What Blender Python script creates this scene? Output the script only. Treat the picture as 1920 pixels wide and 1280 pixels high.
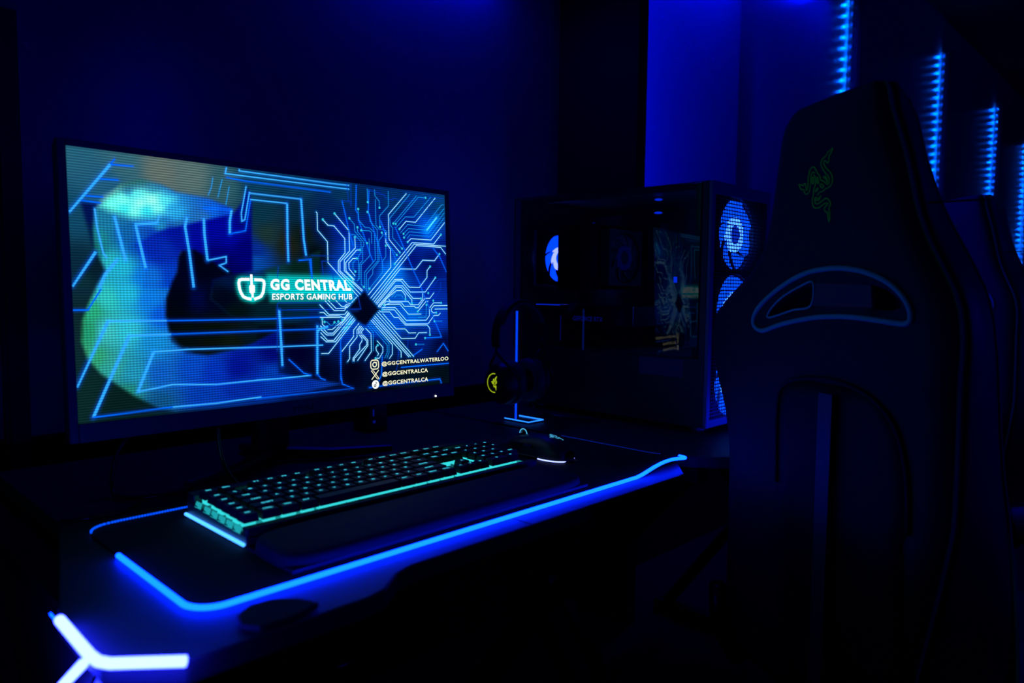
import bpy, math, random
import numpy as np
from mathutils import Vector, Matrix
random.seed(7)
S = bpy.context.scene
for o in list(bpy.data.objects): bpy.data.objects.remove(o)
COL = S.collection
# ---------------------------------------------------------------- camera, world, exposure
S.view_settings.view_transform = 'Standard'
S.view_settings.look = 'None'
S.view_settings.exposure = 0.0
S.view_settings.gamma = 1.0
S.view_settings.use_curve_mapping = False
cd = bpy.data.cameras.new('camera'); cam = bpy.data.objects.new('camera', cd); COL.objects.link(cam)
cd.sensor_width = 36.0; cd.lens = 1372.0/1920*36.0; cd.clip_start = 0.02; cd.clip_end = 60
yw, pt, rl = map(math.radians, (43.9926, 4.0923, 0.643))
fw = Vector((math.cos(yw)*math.cos(pt), math.sin(yw)*math.cos(pt), -math.sin(pt)))
rt = Vector((math.sin(yw), -math.cos(yw), 0)); up = rt.cross(fw)
r2 = rt*math.cos(rl)+up*math.sin(rl); u2 = -rt*math.sin(rl)+up*math.cos(rl)
M = Matrix((r2, u2, -fw)).transposed().to_4x4(); M.translation = (0, 0, 1.018)
cam.matrix_world = M
S.camera = cam
cd.dof.use_dof = True; cd.dof.focus_distance = 1.25; cd.dof.aperture_fstop = 4.0
W = bpy.data.worlds.new('world'); S.world = W; W.use_nodes = True
W.node_tree.nodes['Background'].inputs[0].default_value = (0.0, 0.01, 0.2, 1)
W.node_tree.nodes['Background'].inputs[1].default_value = 0.004

ZD = 0.737     # desk top height

# ---------------------------------------------------------------- materials
def srgb(r, g, b):
    f = lambda c: c/255/12.92 if c/255 <= 0.04045 else ((c/255+0.055)/1.055)**2.4
    return (f(r), f(g), f(b))
def mat(name, base, rough=0.5, metal=0.0, spec=0.5, bump=0.0, bscale=200.0, coat=0.0):
    m = bpy.data.materials.new(name); m.use_nodes = True; nt = m.node_tree; p = nt.nodes['Principled BSDF']
    p.inputs['Base Color'].default_value = (*base, 1); p.inputs['Roughness'].default_value = rough
    p.inputs['Metallic'].default_value = metal; p.inputs['Specular IOR Level'].default_value = spec
    p.inputs['Coat Weight'].default_value = coat
    tc = nt.nodes.new('ShaderNodeTexCoord'); nz = nt.nodes.new('ShaderNodeTexNoise'); nz.inputs['Scale'].default_value = bscale
    nt.links.new(tc.outputs['Object'], nz.inputs['Vector'])
    mr = nt.nodes.new('ShaderNodeMapRange'); mr.inputs[3].default_value = max(0, rough-0.06); mr.inputs[4].default_value = min(1, rough+0.06)
    nt.links.new(nz.outputs[0], mr.inputs[0]); nt.links.new(mr.outputs[0], p.inputs['Roughness'])
    if bump:
        b = nt.nodes.new('ShaderNodeBump'); b.inputs['Strength'].default_value = bump; b.inputs['Distance'].default_value = 0.001
        nt.links.new(nz.outputs[0], b.inputs['Height']); nt.links.new(b.outputs[0], p.inputs['Normal'])
    return m
def emi(name, color, strength=1.0, scan=0.0, attr=False):
    m = bpy.data.materials.new(name); m.use_nodes = True; nt = m.node_tree
    for n in list(nt.nodes): nt.nodes.remove(n)
    out = nt.nodes.new('ShaderNodeOutputMaterial'); e = nt.nodes.new('ShaderNodeEmission')
    e.inputs[0].default_value = (*color, 1); e.inputs[1].default_value = strength
    if attr:
        a = nt.nodes.new('ShaderNodeVertexColor'); a.layer_name = 'picture'; nt.links.new(a.outputs[0], e.inputs[0])
    if scan:
        # pixel rows of the display
        tc = nt.nodes.new('ShaderNodeTexCoord'); sp = nt.nodes.new('ShaderNodeSeparateXYZ')
        nt.links.new(tc.outputs['Object'], sp.inputs[0])
        mu = nt.nodes.new('ShaderNodeMath'); mu.operation = 'MULTIPLY'; mu.inputs[1].default_value = 2*math.pi*SCAN_N/0.3362
        nt.links.new(sp.outputs[2], mu.inputs[0])
        si = nt.nodes.new('ShaderNodeMath'); si.operation = 'SINE'; nt.links.new(mu.outputs[0], si.inputs[0])
        ma = nt.nodes.new('ShaderNodeMath'); ma.operation = 'MULTIPLY_ADD'; ma.inputs[1].default_value = scan*strength; ma.inputs[2].default_value = strength
        nt.links.new(si.outputs[0], ma.inputs[0]); nt.links.new(ma.outputs[0], e.inputs[1])
    nt.links.new(e.outputs[0], out.inputs[0])
    return m
SCAN_N = 104

# ---------------------------------------------------------------- mesh builder
class MB:
    def __init__(s): s.v = []; s.f = []; s.m = []
    def add(s, vs, fs, mi=0):
        b = len(s.v); s.v += [tuple(v) for v in vs]; s.f += [tuple(b+i for i in f) for f in fs]; s.m += [mi]*len(fs); return s
    def box(s, x0, x1, y0, y1, z0, z1, mi=0):
        return s.add([(x0,y0,z0),(x1,y0,z0),(x1,y1,z0),(x0,y1,z0),(x0,y0,z1),(x1,y0,z1),(x1,y1,z1),(x0,y1,z1)],
                     [(3,2,1,0),(4,5,6,7),(0,1,5,4),(1,2,6,5),(2,3,7,6),(3,0,4,7)], mi)
    def cbox(s, c, d, mi=0):
        return s.box(c[0]-d[0]/2, c[0]+d[0]/2, c[1]-d[1]/2, c[1]+d[1]/2, c[2]-d[2]/2, c[2]+d[2]/2, mi)
    def prism(s, poly, z0, z1, mi=0):
        n = len(poly); a = sum(poly[i][0]*poly[(i+1)%n][1]-poly[(i+1)%n][0]*poly[i][1] for i in range(n))
        if a < 0: poly = poly[::-1]
        s.add([(x,y,z0) for x,y in poly]+[(x,y,z1) for x,y in poly],
              [tuple(range(n-1,-1,-1)), tuple(range(n,2*n))]+[(i,(i+1)%n,n+(i+1)%n,n+i) for i in range(n)], mi); return s
    def tube(s, path, r, n=8, mi=0, closed=False, caps=True):
        P = [Vector(p) for p in path]; k = len(P); R = r if isinstance(r, (list, tuple)) else [r]*k
        T = []
        for i in range(k):
            a = P[(i-1)%k] if (closed or i) else P[0]; b = P[(i+1)%k] if (closed or i < k-1) else P[-1]
            t = (b-a); T.append(t.normalized() if t.length > 1e-9 else Vector((0,0,1)))
        up = Vector((0,0,1)) if abs(T[0].z) < 0.9 else Vector((1,0,0))
        nrm = (up-T[0]*up.dot(T[0])).normalized(); vs = []
        for i in range(k):
            nrm = nrm-T[i]*nrm.dot(T[i]); nrm = nrm.normalized() if nrm.length > 1e-6 else T[i].orthogonal().normalized()
            bn = T[i].cross(nrm)
            for j in range(n):
                a = 2*math.pi*j/n; vs.append(P[i]+(nrm*math.cos(a)+bn*math.sin(a))*R[i])
        fs = []
        for i in range(k if closed else k-1):
            for j in range(n):
                a, b = i*n+j, i*n+(j+1)%n; c, d = ((i+1)%k)*n+(j+1)%n, ((i+1)%k)*n+j; fs.append((a,b,c,d))
        if not closed and caps: fs += [tuple(range(n-1,-1,-1)), tuple(range((k-1)*n, k*n))]
        return s.add(vs, fs, mi)
    def cyl(s, a, b, r0, r1=None, n=24, mi=0): return s.tube([a, b], [r0, r1 if r1 is not None else r0], n, mi)
    def lathe(s, c, prof, axis='z', n=32, mi=0, loop=False):
        if loop: prof = list(prof)+[prof[0]]
        vs = []
        for r, h in prof:
            for j in range(n):
                t = 2*math.pi*j/n; p, q = r*math.cos(t), r*math.sin(t)
                vs.append({'z':(c[0]+p,c[1]+q,c[2]+h),'x':(c[0]+h,c[1]+p,c[2]+q),'y':(c[0]+q,c[1]+h,c[2]+p)}[axis])
        fs = [(i*n+j, i*n+(j+1)%n, (i+1)*n+(j+1)%n, (i+1)*n+j) for i in range(len(prof)-1) for j in range(n)]
        if not loop and prof[0][0] > 1e-6: fs.append(tuple(range(n-1,-1,-1)))
        if not loop and prof[-1][0] > 1e-6: fs.append(tuple(range((len(prof)-1)*n, len(prof)*n)))
        return s.add(vs, fs, mi)
    def grid(s, fn, nu, nv, mi=0, wrapu=False):
        vs = [fn(i/(nu if wrapu else nu-1), j/(nv-1)) for j in range(nv) for i in range(nu)]
        fs = [(j*nu+i, j*nu+(i+1)%nu, (j+1)*nu+(i+1)%nu, (j+1)*nu+i) for j in range(nv-1) for i in range(nu if wrapu else nu-1)]
        return s.add(vs, fs, mi)
    def text(s, body, fn, mi=0, bold=0.0, space=1.0):
        # fn maps normalised (u, v) of the text's own box to a point
        vs, fs = text_geo(body, bold, space); return s.add([fn(x, y) for x, y in vs], fs, mi)
    def build(s, name, mats, parent=None, smooth=False, bevel=0.0, seg=2, sub=0):
        me = bpy.data.meshes.new(name); off = Vector((0,0,0))
        if parent is not None and not parent.get('_local'):
            off = parent.location.copy()
            if parent.parent and not parent.parent.get('_local'): off = off+parent.parent.location
        me.from_pydata([(v[0]-off.x, v[1]-off.y, v[2]-off.z) for v in s.v], [], s.f)
        for m in (mats if isinstance(mats, (list, tuple)) else [mats]): me.materials.append(m)
        me.polygons.foreach_set('material_index', s.m)
        if smooth: me.polygons.foreach_set('use_smooth', [True]*len(me.polygons))
        me.update()
        o = bpy.data.objects.new(name, me); COL.objects.link(o)
        if parent is not None: o.parent = parent
        if bevel:
            b = o.modifiers.new('bevel', 'BEVEL'); b.width = bevel; b.segments = seg; b.limit_method = 'ANGLE'; b.angle_limit = math.radians(40)
        if sub:
            b = o.modifiers.new('sub', 'SUBSURF'); b.levels = sub; b.render_levels = sub
        return o
_tc = {}
def text_geo(body, bold=0.0, space=1.0):
    k = (body, bold, space)
    if k in _tc: return _tc[k]
    cu = bpy.data.curves.new('t', 'FONT'); cu.body = body; cu.offset = bold; cu.space_character = space; cu.resolution_u = 3
    o = bpy.data.objects.new('t', cu); COL.objects.link(o)
    dg = bpy.context.evaluated_depsgraph_get(); me = bpy.data.meshes.new_from_object(o.evaluated_get(dg))
    vs = [(v.co.x, v.co.y) for v in me.vertices]; fs = [tuple(p.vertices) for p in me.polygons]
    bpy.data.objects.remove(o); bpy.data.curves.remove(cu); bpy.data.meshes.remove(me)
    x0 = min(v[0] for v in vs); x1 = max(v[0] for v in vs); y0 = min(v[1] for v in vs); y1 = max(v[1] for v in vs)
    _tc[k] = ([((x-x0)/(x1-x0), (y-y0)/(y1-y0)) for x, y in vs], fs); return _tc[k]
def ribbon(pts, w):
    """flat stroke along 2-D points: returns verts2d, faces"""
    P = [Vector(p) for p in pts]; vs = []; fs = []; k = len(P)
    for i in range(k):
        a = P[max(i-1,0)]; b = P[min(i+1,k-1)]
        d0 = (P[i]-a).normalized() if i else (b-P[i]).normalized()
        d1 = (b-P[i]).normalized() if i < k-1 else d0
        n0 = Vector((-d0.y, d0.x)); n1 = Vector((-d1.y, d1.x)); n = n0+n1
        if n.length < 1e-3: n = n0
        n.normalize(); sc = min(1/max(n.dot(n0), 0.35), 2.0)*w/2
        vs += [tuple(P[i]+n*sc), tuple(P[i]-n*sc)]
        if i: fs.append((2*i-2, 2*i-1, 2*i+1, 2*i))
    return vs, fs
def disc(c, r, n=12):
    return [(c[0]+r*math.cos(2*math.pi*i/n), c[1]+r*math.sin(2*math.pi*i/n)) for i in range(n)], [tuple(range(n))]
def spline(pts, n=8, closed=False):
    P = [Vector(p) for p in pts]; k = len(P); out = []
    for i in range(k if closed else k-1):
        p0 = P[(i-1)%k] if (closed or i) else P[0]; p1 = P[i]; p2 = P[(i+1)%k]; p3 = P[(i+2)%k] if (closed or i < k-2) else P[-1]
        for j in range(n):
            t = j/n; out.append(0.5*((2*p1)+(p2-p0)*t+(2*p0-5*p1+4*p2-p3)*t*t+(3*p1-p0-3*p2+p3)*t**3))
    if not closed: out.append(P[-1])
    return out
def thing(name, label, cat, loc=(0,0,0), rz=0.0, group=None, local=False):
    o = bpy.data.objects.new(name, None); COL.objects.link(o); o.location = loc; o.rotation_euler = (0,0,rz); o.empty_display_size = 0.05
    o['label'] = label; o['category'] = cat
    if group: o['group'] = group
    if local: LOCALS.append(o); o['_local'] = 1
    return o
LOCALS = []
def tag(o, label, cat, group=None, kind=None):
    o['label'] = label; o['category'] = cat
    if group: o['group'] = group
    if kind: o['kind'] = kind
    return o
def struct(o): o['kind'] = 'structure'; return o
def copy_tree(o, parent=None):
    c = o.copy(); COL.objects.link(c); c.parent = parent
    for ch in list(o.children): copy_tree(ch, c)
    return c
LINES=[["t",[5635,8482,5665,8425,5662,7652,5942,7152,5940,6185,6836,4629],[]],["t",[5825,8152,5968,7913,6154,7902,6472,7345,6465,6676,6251,6274,6241,5819,6910,4723],[0]],["t",[6181,8478,6609,7730,6607,6776,6302,6243,6294,5822,6961,4864],[0]],["c",[6631,8322,6785,8053,6790,7734,7067,7228,7064,7066,7021,6972,7019,6361,6914,6175,6901,5492,6815,5364],[0]],["c",[6877,7923,6885,7710,7171,7202],[0,2]],["c",[6669,7561,6787,7556,6979,7255,6973,6735,6886,6567,6864,5455,6827,5382],[]],["t",[6787,7449,6791,6934,6435,6339,6425,5828,6686,5449,6684,5342,6986,4919],[0]],["t",[6932,6850,6832,6841,6479,6219,6479,5831,6733,5415],[0]],["t",[6829,6437,6706,6429,6572,6207,6574,5942,6760,5594],[0]],["c",[6774,6327,6702,6233,6696,5948,6769,5809],[3]],["b",[6422,9108,6492,8612,6593,7852,6729,7017],[]],["m",[6422,9108,6712,9122,6696,8925],[]],["b",[6881,9931,6846,8736,6914,8569,6920,8285,6997,7937,7107,7412,7241,6774,7355,6311],[]],["c",[6918,8801,6920,8285,7118,7952,7264,7952,7427,7736,7431,6425,7063,5787,7059,4956],[0]],["b",[7287,9759,7242,8725,7275,8514,7432,7737,7567,7021,7722,5873],[]],["c",[7232,9820,7234,9174],[1]],["c",[7217,8703,7288,8570,7290,8281,7521,7875,7518,6376,7123,5717,7111,4884],[0]],["c",[6994,7794,7261,7808,7328,7725,7328,7199],[0]],["c",[7241,7426,7250,6594,6962,6142,6943,5206,7025,5082],[4]],["c",[7472,9812,7479,9523,7616,9292,7617,8964],[3]],["m",[7299,9779,7818,9602,7829,9475,8084,9409,8086,9520,8332,9470,8450,9396,9232,9701],[]],["c",[7488,9343,7484,8107,7585,7919,7761,7922,7835,7820,7794,7262],[]],["t",[7804,7780,7795,7299,7947,6980,7943,6070,7164,4704],[]],["c",[7930,9824,7924,9105,7610,8562,7617,8033],[3]],["c",[7669,7757,7718,7660,7561,7350,7555,6360,7335,5945,7331,5727,7178,5430,7167,4885,7129,4812],[0]],["c",[7792,7133,7787,6597,7655,6330,7658,5815,7206,5002],[0,4]],["t",[8564,9830,7916,8679,7910,7459,8270,6839],[3]],["c",[8685,9814,7956,8500,7970,8169,8050,8031,8041,7547,8353,7034],[5]],["b",[7643,8347,7760,7848,7827,7376,7998,6910,8132,6436],[]],["c",[7826,7321,8163,6700],[1]],["c",[8929,9782,8070,8256],[1]],["c",[9260,9733,8996,9725,8153,8249],[0,2]],["c",[9459,9799,8813,8677,8502,8645,8176,8084],[]],["t",[9630,9790,8863,8417,8525,8429,8279,8003],[3]],["c",[9958,9484,9870,9469,9191,8248,8576,8266,8315,7820],[]],["c",[9969,9296,9272,8057,8599,8068,8420,7783],[3]],["h",[9669,8779,9272,8057],[]],["c",[9965,9058,9340,7910,8623,7912,8435,7596],[3]],["c",[9961,8800,9393,7737,8647,7751,8549,7563],[]],["t",[9965,8544,9424,7569,8684,7566,8559,7382],[3]],["m",[9949,9826,9459,9799],[]],["m",[9946,9648,9484,9628],[]],["m",[9418,9888,9368,9473,9280,8492],[]],["m",[9203,9677,9181,9250,9096,8352],[]],["t",[9813,7893,9523,7371,8721,7371,8076,6245],[0,3]],["t",[9987,7296,8788,7302,7234,4540],[]],["t",[9980,6878,9792,7219,8868,7233,7299,4456],[]],["t",[9737,6867,9537,6499,9090,6500,8827,6022,8268,6012,7347,4357],[0]],["b",[8124,8115,8445,6986,8749,5923,8957,5296,9139,4562,9432,3540,9732,2474],[]],["b",[9497,7154,9748,6702,9999,5923],[]],["m",[5758,6242,6239,6274],[]],["m",[5758,6242,5788,5590],[]],["m",[5448,6476,6244,6501],[]],["m",[6051,5914,6085,5393],[]],["b",[5401,6303,5459,5441],[]],["t",[7390,4288,8074,5483,8337,5492,8571,5099,8939,5088,9236,5620,9243,5970,9365,6191],[7]],["t",[7426,4233,8099,5409,8283,5414,8607,4852,9158,4859,9555,5612],[5]],["t",[7475,4166,8095,5165,8331,5163,8696,4527,8984,4520],[4]],["t",[7474,4103,8119,5090,8290,5075,8654,4451,8650,4278],[4]],["t",[7524,4084,7799,4564,8116,4921,8300,4924,8429,4679,8425,4489],[5]],["c",[7941,4583,8088,4827],[]],["c",[8045,4583,8125,4696,8283,4697,8329,4622,8328,4546],[]],["m",[9448,4410,9747,5005,9754,5401],[0]],["m",[9264,4801,9669,5517,9977,5548],[0]],["t",[7836,4508,7898,4377,8517,4375,8608,4202,8882,4199,9053,4489,9059,4799],[]],["t",[7665,4201,7744,4378,7898,4377],[0]],["t",[7689,4137,7741,4222,7897,4310,8289,4300,8378,4129,8743,4124,8782,4046,8879,4045,9138,4528,9321,4528,9484,4823],[]],["t",[7690,4223,8234,4217,8518,3726,8984,3721],[]],["t",[7599,4076,8061,4069,8432,3416,9160,3397,9291,3627,9298,4019,9460,4292,9749,4290],[7]],["t",[7610,3972,8020,3964,8429,3233,9241,3217,9462,3630,9636,3637,9711,3754],[0]],["t",[7508,3937,7557,3870,7863,3863,8013,3582,8156,3577,8401,3177,9197,3141,9293,2960,9287,2626],[8]],["t",[8856,3852,9177,4372,9262,4371],[0]],["c",[8856,3562,9163,3561,9188,4196],[2]],["t",[9997,4148,9471,4142,9368,3978,9375,3860,9436,3773,9551,3778],[5]],["t",[9994,3968,9497,3968],[]],["c",[9471,3326,9776,3314],[0]],["c",[8756,2169,9067,2144],[0]],["b",[9732,2479,9101,2470],[1]],["t",[7619,3794,8067,3004,8384,2988,8514,2770,8773,2763],[]],["t",[7462,3872,8242,2502,8740,2487,8869,2757,9176,2751],[]],["t",[7405,3785,8668,1547],[]],["t",[7349,3691,8559,1558],[]],["t",[7315,3611,8492,1553],[]],["t",[7276,3521,8217,1858,8216,1554],[]],["t",[7226,3468,7922,2224,7913,1755,7806,1548],[]],["c",[7175,3397,7807,2289,7799,1841,7716,1568],[]],["c",[7149,3307,7742,2219,7735,1847,7640,1576],[]],["c",[7110,3218,7288,2880,7271,1963],[]],["t",[7042,3094,7213,2811,7209,1951,6992,1534],[]],["t",[7405,2460,7594,2120,7590,1897,7463,1594,7338,1607],[4]],["t",[7420,2238,7361,2139,7371,1991,7447,1818,7403,1711],[0]],["t",[6986,3079,6899,2920,6921,2829,7104,2508,7099,2253,6752,1559],[]],["t",[6951,3135,6851,2959,6861,2832,7071,2455,7068,2292,6647,1661,6644,1535],[]],["t",[6916,3191,6809,3016,6812,2817,6917,2612,6914,2485,6839,2328,6835,2111,6612,1682,6609,1550],[]],["t",[6881,3246,6761,3018,6762,2694,6517,2264,6506,1675,6433,1533],[]],["t",[6835,3339,6657,3024,6651,2719,6269,2037],[]],["t",[6719,3523,5870,1986,5655,1999],[]],["t",[6685,3596,6084,2511,5815,2531,5650,2785],[]],["t",[6640,3687,6040,2584,5849,2598,5653,2968],[]],["t",[6594,3741,6034,2830,5832,2842,5650,3130],[]],["t",[6560,3814,6024,2918,5856,2928,5653,3285],[]],["t",[6514,3886,6320,3431,6273,3415,6005,3094,5860,3102,5714,3351,5714,3576],[6]],["h",[6599,3438,6382,3074],[]],["c",[5778,3453,5855,3443,5953,3289,6020,3296,6075,3423],[0,4]],["c",[6194,3454,6088,3265],[0]],["t",[6480,3940,6396,3782,5918,3788,5651,4250],[]],["t",[6537,3850,6405,3640,6324,3643,6233,3716,5872,3720,5765,3886,5644,3888],[]],["t",[6266,3645,5646,3665],[]],["c",[6233,3716,6317,3520],[1]],["t",[6495,4100,6449,4100,6388,3960,6079,3966,5809,4438],[]],["t",[6531,4152,6462,4171,6390,4066,6138,4063,5898,4456],[]],["t",[6568,4205,6452,4242,6392,4154,6311,4155,6134,4438],[]],["t",[6597,4276,6477,4330,6387,4490],[]],["t",[6617,4330,6665,4401],[]],["t",[6678,4436,6727,4508],[]],["t",[6739,4526,6788,4605],[]],["k",[5530,1535,5559,2980,5617,3132,5885,3240],[]],["m",[5885,3240,6501,3239,7419,3222],[]],["b",[6223,1457,6244,2552,6306,2742],[]],["m",[6306,2742,6587,2813,7411,2799],[]],["m",[6836,4598,6908,4021,5354,4021],[]],["m",[7713,4044,7938,3741,8181,3508,8194,2751,8120,1621],[]],["m",[8387,3882,8538,3305,8463,2161,8425,1591],[]],["m",[7609,2638,7612,2118,7561,1417],[]],["b",[8642,1607,8992,1904],[]],["b",[9544,1717,9799,2134,9985,1717],[]],["b",[8204,1054,10000,1062],[]],["b",[7096,206,7504,225,9627,268,9687,20],[]],["b",[7564,1704,7523,773,7430,482],[]],["m",[8129,1934,8082,1176,8027,897],[]],["l",[3314,9969,3276,9701,6092,9685,6661,9689],[]],["l",[3626,9971,3619,9886,6096,9854,6664,9865],[]],["b",[3297,9555,3766,9486,6088,9455],[]],["l",[3778,9279,3634,8124,3638,7789,3714,7856,3857,9056],[]],["l",[3855,9000,5222,8983,5230,8955],[]],["k",[5222,8983,5259,7188,5310,6460],[]],["l",[3866,8735,4831,8726],[]],["k",[4831,8726,4810,7142,4813,6158],[]],["k",[3396,8226,3345,7750,3333,7224],[]],["b",[3333,7224,3721,7394,3875,8722],[]],["c",[2981,9488,2942,9102,2857,8736],[]],["c",[3200,9453,3081,8695],[]],["c",[3361,9184,3263,8398],[]],["b",[2722,8202,3396,8226],[]],["b",[5095,6238,5449,6307,5451,5555],[]],["m",[6581,9948,6623,9136],[]],["m",[6717,9946,6697,8914],[]],["k",[0,7638,813,9513],[]],["b",[813,9513,902,9741],[]],["b",[825,9515,1266,9548],[]],["b",[597,8939,957,8968],[]],["b",[326,8275,653,8288],[]],["b",[231,8101,600,8050],[]],["k",[0,4981,463,6251],[]],["l",[478,7848,508,7169,603,6217,670,6037],[]],["k",[851,7606,1032,5969],[]],["k",[1702,7464,1264,7359,1274,7218,1429,5709],[]],["l",[1702,7464,1761,7762],[]],["k",[2354,7773,2304,7395,2378,6360,2444,4987],[]],["k",[2734,7777,2734,7147,2782,6088],[]],["l",[2782,6088,3227,6273,3221,6014,3055,5901,3258,5653],[]],["k",[874,6005,632,5458,502,4946],[]],["b",[0,4125,267,4120,536,4900],[]],["k",[0,1341,638,3696],[]],["l",[638,3696,1826,3675],[]],["b",[1826,3675,4044,3648,5853,3689],[]],["k",[282,189,1040,3135],[]],["l",[1040,3135,1907,3130],[]],["b",[1907,3130,4033,3135,5878,3132],[]],["k",[1165,980,1521,2473],[]],["l",[1521,2473,2234,2508],[]],["l",[2234,2508,4018,2434,5715,2390],[]],["l",[1165,980,1902,1150,2887,1003,3988,1030],[]],["b",[282,189,1881,258],[]],["l",[1881,258,2869,228,3972,299],[]],["k",[4516,4023,4549,2200],[]],["m",[4516,4023,5978,4026],[]],["m",[4539,5936,4493,5439],[]],["m",[6554,4332,4505,4345,4468,4257,4424,2211],[]],["k",[4519,3988,4551,1560],[]],["l",[3851,1033,4456,1019,5340,1040],[]],["b",[5340,1040,5129,1181,4727,1846],[]],["b",[3834,242,6604,241,6258,503,6220,922],[]],["k",[5567,3309,5521,1073],[]],["b",[5521,1073,5626,857,5754,764],[]],["b",[6246,2218,6216,687],[]]]
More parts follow.
